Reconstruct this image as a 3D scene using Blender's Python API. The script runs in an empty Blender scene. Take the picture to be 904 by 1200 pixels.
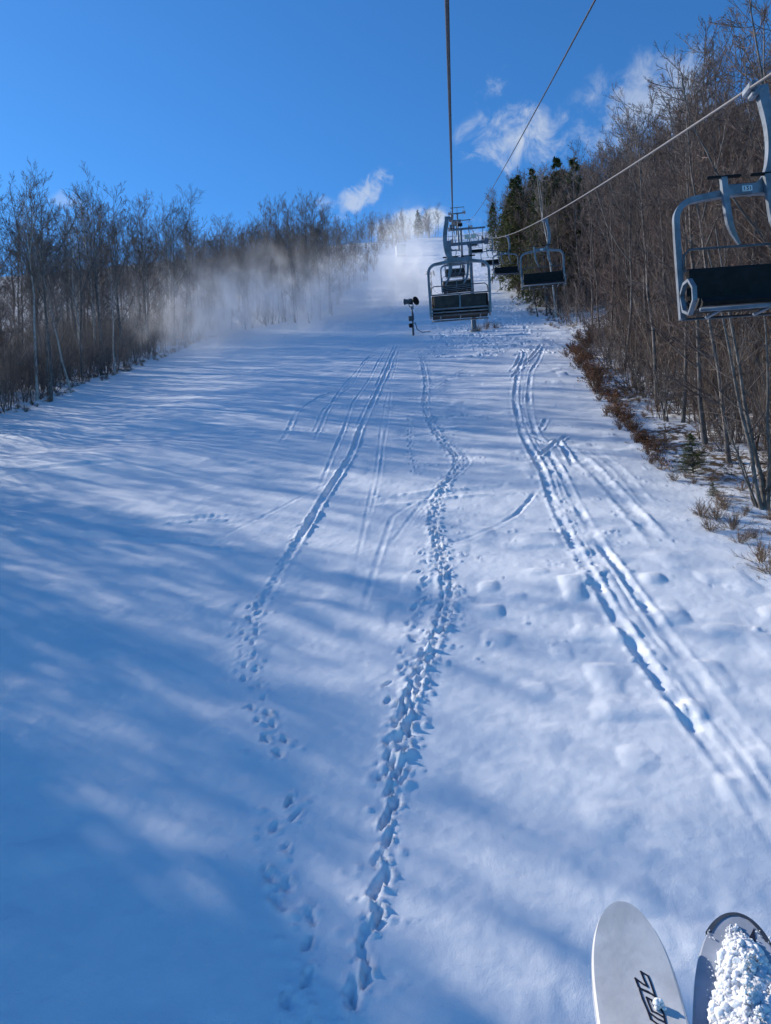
import bpy, bmesh, math, random
import numpy as np
from mathutils import Vector, Matrix

scene = bpy.context.scene
COL = scene.collection
R = math.radians

# ------------------------------------------------------------------ camera, sky, sun, exposure
F_PIX = 870.0
ROLL, YAW = R(3.0), R(6.19)
FWD = np.array([-math.sin(YAW), math.cos(YAW), 0.0])
RGT = np.array([math.cos(YAW), math.sin(YAW), 0.0])
UPV = np.array([0.0, 0.0, 1.0])
cam_data = bpy.data.cameras.new('camera')
cam = bpy.data.objects.new('camera', cam_data)
COL.objects.link(cam)
cam_data.sensor_fit = 'VERTICAL'
cam_data.sensor_height = 24.0
cam_data.lens = 24.0 * F_PIX / 1200.0
cam_data.clip_start = 0.05
cam_data.clip_end = 6000.0
_cr, _sr = math.cos(ROLL), math.sin(ROLL)
_cx = RGT * _cr - UPV * _sr
_cy = RGT * _sr + UPV * _cr
cam.matrix_world = Matrix(((_cx[0], _cy[0], -FWD[0], 0), (_cx[1], _cy[1], -FWD[1], 0), (_cx[2], _cy[2], -FWD[2], 0), (0, 0, 0, 1)))
scene.camera = cam

def ray(px, py):
    """Direction (unit depth) through a point of the 904x1200 photograph."""
    a = px - 452.0; b = 600.0 - py
    x = a * _cr + b * _sr; y = -a * _sr + b * _cr
    return (RGT * x + UPV * y + FWD * F_PIX) / F_PIX

SUN_AZ, SUN_EL = R(62.0), R(26.2)          # azimuth to the left of +Y
SUN_DIR = np.array([-math.sin(SUN_AZ) * math.cos(SUN_EL), math.cos(SUN_AZ) * math.cos(SUN_EL), math.sin(SUN_EL)])
sun_data = bpy.data.lights.new('sun', 'SUN')
sun_data.energy = 5.0
sun_data.angle = R(0.53)
sun_data.color = (1.0, 0.93, 0.83)
sun = bpy.data.objects.new('sun', sun_data)
COL.objects.link(sun)
sun.rotation_euler = Vector(SUN_DIR).to_track_quat('Z', 'Y').to_euler()
sun.location = tuple(SUN_DIR * 300)

scene.view_settings.view_transform = 'Standard'
scene.view_settings.look = 'None'
scene.view_settings.exposure = 0.17
scene.view_settings.gamma = 1.0
scene.view_settings.use_curve_mapping = False
scene.cycles.use_denoising = True
scene.cycles.use_adaptive_sampling = True
scene.cycles.adaptive_threshold = 0.02
scene.cycles.adaptive_min_samples = 16
scene.cycles.max_bounces = 5
scene.cycles.diffuse_bounces = 2
scene.cycles.glossy_bounces = 2
scene.cycles.transmission_bounces = 2
scene.cycles.transparent_max_bounces = 8
scene.cycles.volume_bounces = 3
scene.cycles.volume_step_rate = 0.5
scene.cycles.volume_max_steps = 96
scene.cycles.caustics_reflective = False
scene.cycles.caustics_refractive = False

class NT:
    """Small helper to write node trees."""
    def __init__(self, tree):
        self.t = tree; self.n = tree.nodes; self.l = tree.links
    def node(self, typ, **kw):
        n = self.n.new(typ)
        for k, v in kw.items(): setattr(n, k, v)
        return n
    def put(self, sock, v):
        if isinstance(v, bpy.types.NodeSocket): self.l.new(v, sock)
        else: sock.default_value = v
    def math(self, op, a, b=None, c=None, clamp=False):
        n = self.n.new('ShaderNodeMath'); n.operation = op; n.use_clamp = clamp
        self.put(n.inputs[0], a)
        if b is not None: self.put(n.inputs[1], b)
        if c is not None: self.put(n.inputs[2], c)
        return n.outputs[0]
    def vdot(self, a, b):
        n = self.n.new('ShaderNodeVectorMath'); n.operation = 'DOT_PRODUCT'
        self.put(n.inputs[0], a); self.put(n.inputs[1], b)
        return n.outputs['Value']
    def vmul(self, a, b):
        n = self.n.new('ShaderNodeVectorMath'); n.operation = 'MULTIPLY'
        self.put(n.inputs[0], a); self.put(n.inputs[1], b)
        return n.outputs[0]
    def noise(self, vec, scale, detail=4.0, rough=0.55, dist=0.0):
        n = self.n.new('ShaderNodeTexNoise')
        if vec is not None: self.l.new(vec, n.inputs['Vector'])
        n.inputs['Scale'].default_value = scale; n.inputs['Detail'].default_value = detail
        n.inputs['Roughness'].default_value = rough; n.inputs['Distortion'].default_value = dist
        return n.outputs[0]
    def smooth(self, v, a, b, lo=0.0, hi=1.0):
        n = self.n.new('ShaderNodeMapRange'); n.interpolation_type = 'SMOOTHSTEP'
        self.put(n.inputs[0], v)
        n.inputs[1].default_value = a; n.inputs[2].default_value = b
        n.inputs[3].default_value = lo; n.inputs[4].default_value = hi
        return n.outputs[0]
    def mix(self, f, a, b):
        n = self.n.new('ShaderNodeMix'); n.data_type = 'RGBA'
        self.put(n.inputs[0], f); self.put(n.inputs[6], a); self.put(n.inputs[7], b)
        return n.outputs[2]

world = bpy.data.worlds.new('World')
scene.world = world
world.use_nodes = True
W = NT(world.node_tree)
for n in list(W.n): W.n.remove(n)
sky = W.node('ShaderNodeTexSky', sky_type='NISHITA')
sky.sun_disc = False
sky.sun_elevation = SUN_EL
sky.sun_rotation = -SUN_AZ
sky.altitude = 600.0
sky.air_density = 1.0
sky.dust_density = 0.2
sky.ozone_density = 4.0
hs = W.node('ShaderNodeHueSaturation')
hs.inputs['Saturation'].default_value = 1.05
W.l.new(sky.outputs[0], hs.inputs['Color'])
tc = W.node('ShaderNodeTexCoord')
dirv = tc.outputs['Generated']
def cloud(px, py, half_w, half_h, scale, thr, amount, tilt=0.0, seed=0.0):
    """A cloud at a fixed compass direction: an elliptic patch of sky broken up by noise."""
    d = ray(px, py); d = d / np.linalg.norm(d)
    e = np.cross(d, UPV); e /= np.linalg.norm(e)
    u = np.cross(e, d)
    ct, st = math.cos(tilt), math.sin(tilt)
    e, u = e * ct + u * st, u * ct - e * st
    a, b = half_w / F_PIX, half_h / F_PIX
    x = W.math('DIVIDE', W.vdot(dirv, tuple(e)), a)
    y = W.math('DIVIDE', W.vdot(dirv, tuple(u)), b)
    front = W.math('GREATER_THAN', W.vdot(dirv, tuple(d)), 0.5)
    r2 = W.math('ADD', W.math('MULTIPLY', x, x), W.math('MULTIPLY', y, y))
    fall = W.math('SUBTRACT', 1.0, W.math('SQRT', r2))
    off = W.node('ShaderNodeVectorMath', operation='ADD')
    W.l.new(dirv, off.inputs[0]); off.inputs[1].default_value = (seed, seed * 1.7, seed * 0.3)
    nz = W.noise(off.outputs[0], scale, 7.0, 0.62, 0.5)
    v = W.math('ADD', W.math('MULTIPLY', fall, 0.55), W.math('MULTIPLY', nz, 1.25))
    m = W.smooth(v, thr, thr + 0.46)
    m = W.math('MULTIPLY', m, W.smooth(fall, 0.0, 0.35))
    return W.math('MULTIPLY', W.math('MULTIPLY', m, front), amount)
specs = [
    (604, 164, 76, 42, 26, 0.70, 0.85, -0.05, 0.0),
    (578, 104, 34, 22, 45, 0.84, 0.40, 0.6, 3.1),
    (427, 227, 58, 20, 55, 0.74, 0.66, 0.55, 5.2),
    (385, 236, 40, 18, 60, 0.88, 0.30, 0.2, 7.7),
    (480, 264, 54, 20, 50, 0.55, 0.8, 0.15, 9.4),
    (540, 300, 60, 46, 40, 0.70, 0.60, 0.0, 2.2),
    (775, 125, 110, 66, 26, 0.72, 0.55, 0.0, 11.3),
    (80, 236, 46, 20, 40, 0.95, 0.4, 0.0, 13.9),
]
total = None
for s in specs:
    m = cloud(*s)
    total = m if total is None else W.math('MAXIMUM', total, m)
cloud_col = W.node('ShaderNodeRGB'); cloud_col.outputs[0].default_value = (5.4, 6.0, 6.9, 1.0)
tint = W.vmul(hs.outputs[0], (0.54, 1.09, 1.47))
skycol = W.mix(total, tint, cloud_col.outputs[0])
bg = W.node('ShaderNodeBackground'); bg.inputs['Strength'].default_value = 0.105
W.l.new(skycol, bg.inputs['Color'])
wo = W.node('ShaderNodeOutputWorld'); W.l.new(bg.outputs[0], wo.inputs['Surface'])

# ------------------------------------------------------------------ helpers
def tag(o, label=None, cat=None, group=None, kind=None):
    if label: o['label'] = label
    if cat: o['category'] = cat
    if group: o['group'] = group
    if kind: o['kind'] = kind
    return o

def empty(name, loc, rz=0.0, sc=1.0):
    o = bpy.data.objects.new(name, None)
    o.empty_display_size = 0.3
    COL.objects.link(o)
    o.location = tuple(loc); o.rotation_euler = (0, 0, rz); o.scale = (sc, sc, sc)
    return o

def link_mesh(name, me, parent=None, loc=None):
    o = bpy.data.objects.new(name, me); COL.objects.link(o)
    if parent is not None: o.parent = parent
    if loc is not None: o.location = tuple(loc)
    return o

class MB:
    """Collects shapes and links them as one mesh object."""
    def __init__(self): self.v = []; self.f = []; self.nv = 0; self.sm = []
    def add(self, verts, faces, smooth=False):
        verts = np.asarray(verts, float).reshape(-1, 3)
        self.v.append(verts)
        for f in faces: self.f.append([i + self.nv for i in f]); self.sm.append(smooth)
        self.nv += len(verts)
    def box(self, c, s, rot=None, bevel=0.0):
        c = np.asarray(c, float); h = np.asarray(s, float) / 2
        if bevel <= 0:
            v = np.array([[x, y, z] for x in (-1, 1) for y in (-1, 1) for z in (-1, 1)]) * h
            f = [(0, 1, 3, 2), (4, 6, 7, 5), (0, 4, 5, 1), (2, 3, 7, 6), (0, 2, 6, 4), (1, 5, 7, 3)]
        else:
            b = min(bevel, h.min() * 0.9); v = []; f = []
            prof = []
            for sx, sy in ((1, 1), (-1, 1), (-1, -1), (1, -1)):
                a = [(sx * (h[0] - b), sy * h[1]), (sx * h[0], sy * (h[1] - b))]
                if sx * sy > 0: a = a[::-1]
                prof += a
            rings = [(-h[2], b), (-h[2] + b, 0), (h[2] - b, 0), (h[2], b)]
            for z, ins in rings:
                for (x, y) in prof:
                    v.append((x * (1 - ins / h[0]), y * (1 - ins / h[1]), z))
            m = 8
            for r in range(3):
                for i in range(m):
                    j = (i + 1) % m
                    f.append((r * m + i, r * m + j, (r + 1) * m + j, (r + 1) * m + i))
            f.append(tuple(range(m))[::-1]); f.append(tuple(range(3 * m, 4 * m)))
            v = np.array(v)
        if rot is not None: v = v @ np.asarray(rot).T
        self.add(v + c, f)
    def tube(self, pts, rad, sides=8, caps=True, flat=None, smooth=True):
        """Tapered tube along a polyline; flat=(a,b) gives a section of half-sizes a (side) and b (in plane)."""
        P = np.asarray(pts, float); n = len(P)
        rad = np.full(n, rad, float) if np.isscalar(rad) else np.asarray(rad, float)
        T = np.gradient(P, axis=0); T /= np.linalg.norm(T, axis=1)[:, None] + 1e-12
        ref = np.array([0.0, 1.0, 0.0]) if abs(T[0][1]) < 0.9 else np.array([1.0, 0, 0])
        A = np.cross(T[0], ref); A /= np.linalg.norm(A)
        vs = []
        for i in range(n):
            A = A - T[i] * (A @ T[i]); A /= np.linalg.norm(A) + 1e-12
            B = np.cross(T[i], A)
            for k in range(sides):
                th = 2 * math.pi * (k + 0.5) / sides
                if flat is None: vs.append(P[i] + rad[i] * (math.cos(th) * A + math.sin(th) * B))
                else:
                    q = rad[i] * 1.414
                    vs.append(P[i] + q * (math.cos(th) * A * flat[0] + math.sin(th) * B * flat[1]))
        fs = []
        for i in range(n - 1):
            for k in range(sides):
                j = (k + 1) % sides
                fs.append((i * sides + k, i * sides + j, (i + 1) * sides + j, (i + 1) * sides + k))
        if caps:
            fs.append(tuple(range(sides))[::-1]); fs.append(tuple(range((n - 1) * sides, n * sides)))
        self.add(vs, fs, smooth and sides > 4)
    def lathe(self, c, axis, prof, sides=20):
        """prof: (distance along axis, radius)."""
        c = np.asarray(c, float); ax = np.asarray(axis, float); ax /= np.linalg.norm(ax)
        ref = np.array([0, 0, 1.0]) if abs(ax[2]) < 0.9 else np.array([1.0, 0, 0])
        A = np.cross(ax, ref); A /= np.linalg.norm(A); B = np.cross(ax, A)
        vs = []
        for d, r in prof:
            for k in range(sides):
                th = 2 * math.pi * k / sides
                vs.append(c + ax * d + r * (math.cos(th) * A + math.sin(th) * B))
        fs = []
        for i in range(len(prof) - 1):
            for k in range(sides):
                j = (k + 1) % sides
                fs.append((i * sides + k, i * sides + j, (i + 1) * sides + j, (i + 1) * sides + k))
        fs.append(tuple(range(sides))[::-1]); fs.append(tuple(range((len(prof) - 1) * sides, len(prof) * sides)))
        self.add(vs, fs, False)
    def mesh(self, name, mat):
        me = bpy.data.meshes.new(name)
        V = np.concatenate(self.v)
        me.from_pydata(V.tolist(), [], self.f)
        me.polygons.foreach_set('use_smooth', self.sm)
        me.materials.append(mat); me.update()
        return me
    def build(self, name, mat, parent=None):
        return link_mesh(name, self.mesh(name, mat), parent)

def fast_mesh(name, V, Q, mat, smooth=False):
    """Mesh from arrays of vertices and quads."""
    me = bpy.data.meshes.new(name)
    V = np.ascontiguousarray(V, np.float32); Q = np.ascontiguousarray(Q, np.int32)
    k = Q.shape[1]
    me.vertices.add(len(V)); me.vertices.foreach_set('co', V.ravel())
    me.loops.add(Q.size); me.loops.foreach_set('vertex_index', Q.ravel())
    me.polygons.add(len(Q)); me.polygons.foreach_set('loop_start', np.arange(0, Q.size, k, dtype=np.int32))
    if smooth: me.polygons.foreach_set('use_smooth', np.ones(len(Q), bool))
    me.materials.append(mat)
    me.update(calc_edges=True)
    return me

def material(name, base, rough=0.6, metal=0.0, vary=0.25, scale=6.0, bump=0.0, bump_scale=40.0, spec=0.3, base2=None):
    m = bpy.data.materials.new(name); m.use_nodes = True
    T = NT(m.node_tree); b = m.node_tree.nodes['Principled BSDF']
    co = T.node('ShaderNodeTexCoord').outputs['Object']
    nz = T.noise(co, scale, 5.0, 0.6)
    lo = tuple(c * (1 - vary) for c in base) + (1,)
    hi = (tuple(min(1, c * (1 + vary)) for c in base) if base2 is None else base2) + (1,)
    T.l.new(T.mix(T.smooth(nz, 0.3, 0.7), lo, hi), b.inputs['Base Color'])
    b.inputs['Roughness'].default_value = rough; b.inputs['Metallic'].default_value = metal
    b.inputs['Specular IOR Level'].default_value = spec
    if bump > 0:
        bp = T.node('ShaderNodeBump'); bp.inputs['Strength'].default_value = 1.0; bp.inputs['Distance'].default_value = bump
        T.l.new(T.noise(co, bump_scale, 4.0), bp.inputs['Height']); T.l.new(bp.outputs[0], b.inputs['Normal'])
    return m

# ------------------------------------------------------------------ terrain height
def _table(seed): return np.random.default_rng(seed).random((128, 128)) * 2 - 1
_tabs = {}
def vnoise(X, Y, size, seed):
    t = _tabs.setdefault(seed, _table(seed))
    x = np.asarray(X, float) / size + 37.3; y = np.asarray(Y, float) / size + 11.7
    xi = np.floor(x).astype(int); yi = np.floor(y).astype(int)
    fx = x - xi; fy = y - yi
    fx = fx * fx * fx * (fx * (fx * 6 - 15) + 10); fy = fy * fy * fy * (fy * (fy * 6 - 15) + 10)
    a = t[yi % 128, xi % 128]; b = t[yi % 128, (xi + 1) % 128]
    c = t[(yi + 1) % 128, xi % 128]; d = t[(yi + 1) % 128, (xi + 1) % 128]
    return (a * (1 - fx) + b * fx) * (1 - fy) + (c * (1 - fx) + d * fx) * fy

def profile(Y):
    Y = np.asarray(Y, float)
    y = np.clip(Y, -5, 250)
    z = -9.5 + 0.31 * y + 0.00037 * y * y
    z = z + 0.306 * np.minimum(Y + 5, 0)
    over = np.maximum(Y - 250, 0)
    return z + 5.0 * (1 - np.exp(-over / 10.0)) - 0.02 * np.maximum(over - 30, 0)

def sstep(v, a, b):
    t = np.clip((np.asarray(v, float) - a) / (b - a), 0, 1); return t * t * (3 - 2 * t)

def ground(X, Y):
    X = np.asarray(X, float); Y = np.asarray(Y, float)
    z = profile(Y)
    z = z + 0.20 * np.maximum(X - 12.0, 0) * sstep(X, 12.0, 24) * (1 - 0.6 * sstep(X, 40, 70))
    z = z + 0.55 * np.exp(-((X + 25) / 9.0) ** 2 - ((Y - 41) / 3.2) ** 2) - 0.4 * np.exp(-((X + 27) / 9.0) ** 2 - ((Y - 47) / 3.0) ** 2)
    amp = 1.0
    z = z + 0.22 * vnoise(X, Y, 13.0, 1) + 0.07 * vnoise(X, Y, 4.2, 2)
    return z

def gz(x, y): return float(ground(x, y))
def on_ground(px, py):
    """Where the line of sight through a photograph point meets the slope."""
    r = ray(px, py)
    ys = np.linspace(6, 320, 6000)
    d = r[2] / r[1] * ys - profile(ys)
    i = int(np.argmax((d[:-1] * d[1:]) < 0))
    t = d[i] / (d[i] - d[i + 1]); y = ys[i] + t * (ys[i + 1] - ys[i])
    return np.array([r[0] / r[1] * y, y])

# ------------------------------------------------------------------ snow surface mesh with tracks
def axis_cols():
    xs = [-11.0]
    while xs[-1] < 11.0: xs.append(xs[-1] + 0.055)
    st = 0.055
    while xs[-1] < 260: st = min(st * 1.06, 12.0); xs.append(xs[-1] + st)
    left = [-11.0]; st = 0.055
    while left[-1] > -60: st = min(st * 1.03, 0.45); left.append(left[-1] - st)
    while left[-1] > -260: st = min(st * 1.15, 12.0); left.append(left[-1] - st)
    return np.array(left[:0:-1] + xs)
def axis_rows():
    ys = list(np.arange(-60, 8.0, 1.5)) + [8.0]
    while ys[-1] < 120: ys.append(ys[-1] + 0.0034 * (ys[-1] + 3.0))
    while ys[-1] < 262: ys.append(ys[-1] + 0.75)
    while ys[-1] < 900: ys.append(ys[-1] + 14.0)
    return np.array(ys)
XS, YS = axis_cols(), axis_rows()
GX, GY = np.meshgrid(XS, YS)
Z = ground(GX, GY)
run = sstep(GX, -38, -33) * (1 - sstep(GX, 8.5, 11))
# small scale relief of groomed and wind-drifted snow
Z += 0.022 * vnoise(GX, GY * 0.6, 1.3, 3) + 0.012 * vnoise(GX, GY, 0.55, 4)
lump = np.maximum(vnoise(GX, GY, 0.8, 5) - 0.15, 0) * np.maximum(vnoise(GX, GY, 5.0, 6) + 0.25, 0)
Z += (0.06 + 0.12 * sstep(GX, -4, 2)) * lump + 0.035 * vnoise(GX, GY, 0.95, 9) * np.clip(vnoise(GX, GY, 6.0, 10) + .3, 0, 1)
Z += 0.006 * vnoise(GX, GY, 0.16, 7) * (GY < 40)
Z += 0.10 * vnoise(GX, GY, 1.7, 8) * (1 - run)

def window(x0, x1, y0, y1):
    i0, i1 = np.searchsorted(XS, [x0, x1]); j0, j1 = np.searchsorted(YS, [y0, y1])
    return slice(j0, j1), slice(i0, i1)
def smooth_path(pts, step=0.15):
    P = np.asarray(pts, float)
    d = np.r_[0, np.cumsum(np.linalg.norm(np.diff(P, axis=0), axis=1))]
    n = max(2, int(d[-1] / step)); t = np.linspace(0, d[-1], n)
    Q = np.stack([np.interp(t, d, P[:, k]) for k in (0, 1)], 1)
    k = max(1, min(int(0.06 * n), 25))
    pad = np.pad(Q, ((k, k), (0, 0)), mode='edge'); ker = np.hanning(2 * k + 3)[1:-1]; ker /= ker.sum()
    return np.stack([np.convolve(pad[:, c], ker, mode='valid') for c in (0, 1)], 1)
def groove(P, width, depth, rim=0.35, side=0.0, rough=0.25, seed=0, fade=True):
    """Press a ski track into the snow along P (ground x, y), with a raised lip."""
    n = len(P); T = np.gradient(P, axis=0); T /= np.linalg.norm(T, axis=1)[:, None] + 1e-9
    N = np.stack([T[:, 1], -T[:, 0]], 1)
    C = P + N * (side + 0.05 * np.sin(np.arange(n) * 0.021 + seed) + 0.03 * np.sin(np.arange(n) * 0.063 + 2 * seed))[:, None]
    best = np.full(GX.shape, np.inf, np.float32) if False else None
    acc = {}
    lo = C.min(0) - width * 3; hi = C.max(0) + width * 3
    sl = window(lo[0], hi[0], lo[1], hi[1])
    x = GX[sl]; y = GY[sl]
    if x.size == 0: return
    D = np.full(x.shape, 9.0); Sg = np.zeros(x.shape); Fd = np.ones(x.shape)
    xs = XS[sl[1]]; ys = YS[sl[0]]
    for i in range(n):
        cx, cy = C[i]; w = width * 2.6 + 0.1
        a0, a1 = np.searchsorted(xs, [cx - w, cx + w]); b0, b1 = np.searchsorted(ys, [cy - w, cy + w])
        if a0 == a1 or b0 == b1: continue
        dx = x[b0:b1, a0:a1] - cx; dy = y[b0:b1, a0:a1] - cy
        lat = dx * N[i, 0] + dy * N[i, 1]; d = np.hypot(dx, dy)
        s = D[b0:b1, a0:a1]; m = d < s
        s[m] = d[m]; Sg[b0:b1, a0:a1][m] = lat[m]
        if fade: Fd[b0:b1, a0:a1][m] = min(1, i / (0.12 * n + 1), (n - 1 - i) / (0.12 * n + 1))
    u = D / width
    wob = np.clip(0.75 + 0.55 * vnoise(x, y, 1.5, 70 + seed) + rough * vnoise(x, y, 0.3, 20 + seed), 0.1, 1.6)
    prof = -depth * np.exp(-(u ** 4) * 1.2) * wob + rim * depth * np.exp(-((u - 1.55) / 0.45) ** 2) * (1 + 0.9 * vnoise(x, y, 0.22, 30 + seed))
    prof = prof * np.clip(0.7 + 0.6 * vnoise(x, y, 2.6, 90 + seed), 0.3, 1.2); prof[D > width * 2.6] = 0
    Z[sl] += prof * Fd
rng = np.random.default_rng(11)
def footprint(cx, cy, ang, L=0.17, Wd=0.075, depth=0.11, crumbs=3):
    r = 0.55
    sl = window(cx - r, cx + r, cy - r, cy + r)
    x = GX[sl] - cx; y = GY[sl] - cy
    if x.size == 0: return
    a = x * math.cos(ang) + y * math.sin(ang); b = -x * math.sin(ang) + y * math.cos(ang)
    q = np.sqrt((a / L) ** 2 + (b / Wd) ** 2) * (1 + 0.28 * vnoise(GX[sl], GY[sl], 0.11, 43)) + 0.1 * vnoise(GX[sl], GY[sl], 0.25, 44)
    Z[sl] += -depth * (1 - sstep(q, 0.75, 1.2)) + 0.022 * np.exp(-((q - 1.55) / 0.35) ** 2) * (1 + vnoise(GX[sl], GY[sl], 0.1, 41))
    for _ in range(crumbs):
        ex, ey = cx + rng.normal(0, 0.22), cy + rng.normal(-0.08, 0.22); s = rng.uniform(0.035, 0.075)
        d2 = ((GX[sl] - ex) ** 2 + (GY[sl] - ey) ** 2) / s ** 2
        Z[sl] += rng.uniform(0.02, 0.05) * np.exp(-d2)
def walk(P, stride=0.36, spread=0.09, size=1.0, **kw):
    d = np.r_[0, np.cumsum(np.linalg.norm(np.diff(P, axis=0), axis=1))]
    s = 0.2; k = 0
    while s < d[-1]:
        i = min(np.searchsorted(d, s), len(P) - 2)
        t = P[i + 1] - P[i]; ang = math.atan2(t[1], t[0]) + rng.normal(0, 0.25)
        nrm = np.array([-t[1], t[0]]) / (np.linalg.norm(t) + 1e-9)
        c = P[i] + nrm * spread * (1 if k % 2 else -1) * rng.uniform(0.5, 1.4)
        footprint(c[0], c[1], ang, L=size * rng.uniform(0.10, 0.2), Wd=size * rng.uniform(0.042, 0.07), depth=rng.uniform(0.026, 0.07) * size ** .5 * (1.5 if c[1] < 17 else 1.0), **kw)
        s += stride * rng.uniform(0.7, 1.3); k += 1
def path_of(*pix): return smooth_path([on_ground(*p) for p in pix])

# twin ski track down the right side
pr = path_of((618, 405), (606, 440), (604, 470), (612, 505), (628, 532), (640, 548), (646, 575), (672, 630), (706, 690), (752, 762), (806, 834), (856, 904), (903, 972), (960, 1060), (1060, 1230))
groove(pr, 0.10, 0.035, 0.5, -0.24, 0.7, 1); groove(pr, 0.15, 0.085, 0.45, 0.04, 0.7, 2)
pr2 = path_of((640, 400), (622, 436), (618, 470), (628, 505), (642, 528), (656, 552), (676, 590), (704, 640), (742, 696), (790, 760), (846, 826), (903, 902), (960, 980), (1060, 1130))
groove(pr2, 0.14, 0.055, 0.5, -0.05, 0.8, 3); groove(pr2, 0.07, 0.02, 0.5, 0.22, 0.8, 4); walk(pr[pr[:, 1] > 22], 0.5, 0.22, 0.8)
# trampled junction and the herringbone marks beside it
for q in [((664, 506), (640, 524), (622, 538)), ((600, 534), (632, 536), (660, 540)), ((648, 512), (660, 524), (672, 546)), ((612, 505), (640, 516), (662, 510)),
          ((610, 412), (604, 428), (598, 436)), ((634, 402), (622, 418), (612, 426)), ((618, 424), (606, 436), (600, 444)), ((640, 486), (632, 500), (620, 508))]:
    groove(path_of(*q), 0.13, 0.12, 0.7, 0, 0.4, 5)
groove(path_of((520, 634), (566, 620), (604, 598), (630, 568)), 0.10, 0.06, 0.4, 0, 0.2, 6)
groove(path_of((660, 516), (700, 552), (742, 596), (780, 640)), 0.24, 0.05, 0.7, 0, 0.7, 7)
groove(path_of((690, 520), (730, 552), (764, 590)), 0.18, 0.04, 0.7, 0, 0.7, 8)
# boot prints climbing the middle
pm = path_of((492, 412), (500, 446), (498, 476), (512, 508), (536, 528), (540, 545), (520, 562), (508, 584), (506, 612), (512, 642), (528, 676), (526, 706), (508, 752), (486, 800), (466, 848), (462, 900), (456, 950), (448, 1000), (454, 1044), (434, 1100), (418, 1160), (404, 1240))
groove(pm, 0.17, 0.035, 0.5, 0, 0.9, 17); walk(pm, 0.38, 0.085)
far = pm[pm[:, 1] > 14]; walk(far, 0.26, 0.15, 0.85); walk(far[far[:, 1] < 40], 0.3, 0.21, 0.7); walk(far[far[:, 1] < 30], 0.3, 0.12, 0.9); walk(pm[pm[:, 1] < 20], 0.42, 0.05, 1.25)
walk(path_of((482, 484), (480, 520), (486, 556)), 0.6, 0.12); walk(path_of((498, 640), (494, 690), (470, 770), (446, 822)), 0.7, 0.1)
groove(path_of((540, 520), (552, 538), (534, 556), (505, 575), (470, 620)), 0.09, 0.035, 0.4, 0, 0.2, 9)
groove(path_of((530, 520), (545, 540), (526, 560), (494, 582), (452, 640)), 0.09, 0.03, 0.4, 0, 0.2, 10)
# left track: skis, then boots
pl = path_of((466, 400), (452, 438), (436, 470), (420, 500), (410, 530), (384, 566), (366, 600), (346, 636), (318, 676), (298, 712), (272, 750))
groove(pl, 0.14, 0.10, 0.5, -0.1, 0.4, 11); groove(pl[:int(len(pl)*.6)], 0.10, 0.07, 0.5, 0.25, 0.35, 12)
walk(pl[pl[:, 1] < 30], 0.36, 0.14, 0.8)
pl2 = path_of((455, 402), (436, 440), (414, 470), (398, 510), (386, 545), (368, 585))
groove(pl2, 0.10, 0.06, 0.5, 0, 0.3, 13)
for q, w, dp in [(((440, 410), (404, 450), (384, 480), (368, 520)), 0.10, 0.07), (((424, 448), (376, 466), (346, 484), (328, 520)), 0.13, 0.08),
             (((432, 420), (412, 452), (380, 478), (364, 510)), 0.09, 0.06), (((470, 404), (452, 470), (444, 530), (430, 600), (410, 680)), 0.08, 0.025),
             (((462, 440), (452, 500), (444, 560), (424, 640)), 0.08, 0.02), (((500, 575), (460, 600), (440, 660), (420, 720)), 0.10, 0.022),
             (((430, 470), (480, 484), (540, 484), (606, 490)), 0.09, 0.05), (((250, 632), (300, 606), (350, 580), (400, 556)), 0.12, 0.04),
             (((400, 400), (320, 430), (240, 462), (120, 500)), 0.12, 0.06), (((470, 396), (380, 412), (290, 436), (200, 452)), 0.12, 0.05),
             (((580, 410), (500, 460), (450, 480), (330, 520)), 0.09, 0.04)]:
    groove(path_of(*q), w, dp, 0.5, 0, 0.2, 15)
walk(path_of((300, 700), (290, 742), (296, 790), (306, 830), (318, 862), (338, 884)), 0.33, 0.16)
walk(path_of((352, 920), (330, 960), (326, 1010), (330, 1046)), 0.42, 0.14)
walk(path_of((326, 1036), (356, 1080), (372, 1110), (344, 1150), (346, 1230)), 0.45, 0.12)
# chopped snow by the lift line higher up
for _ in range(420):
    x, y = rng.uniform(-3, 9.5), rng.uniform(70, 118)
    footprint(x, y, rng.uniform(0, 3), L=rng.uniform(.2, .45), Wd=rng.uniform(.1, .25), depth=rng.uniform(.04, .12), crumbs=1)
for _ in range(120):
    x, y = rng.uniform(-2, 9.5), rng.uniform(17, 60)
    footprint(x, y, rng.uniform(0, 3), L=rng.uniform(.05, .12), Wd=rng.uniform(.04, .09), depth=rng.uniform(.004, .02), crumbs=1)
# long low sastrugi and old groomer lines running across the left of the run
for _ in range(70):
    x0, y0 = rng.uniform(-36, -2), rng.uniform(28, 105); L = rng.uniform(4, 12); a = R(rng.uniform(-24, 16))
    P = smooth_path([(x0, y0), (x0 + L * .5 * math.cos(a), y0 + L * .5 * math.sin(a) + rng.normal(0, .3)), (x0 + L * math.cos(a), y0 + L * math.sin(a))], 0.3)
    groove(P, rng.uniform(0.15, 0.4), rng.uniform(0.02, 0.06), 0.9, 0, 0.3, 16)

ny, nx = GX.shape
idx = np.arange(ny * nx).reshape(ny, nx)
QUADS = np.stack([idx[:-1, :-1], idx[:-1, 1:], idx[1:, 1:], idx[1:, :-1]], -1).reshape(-1, 4)

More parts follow.
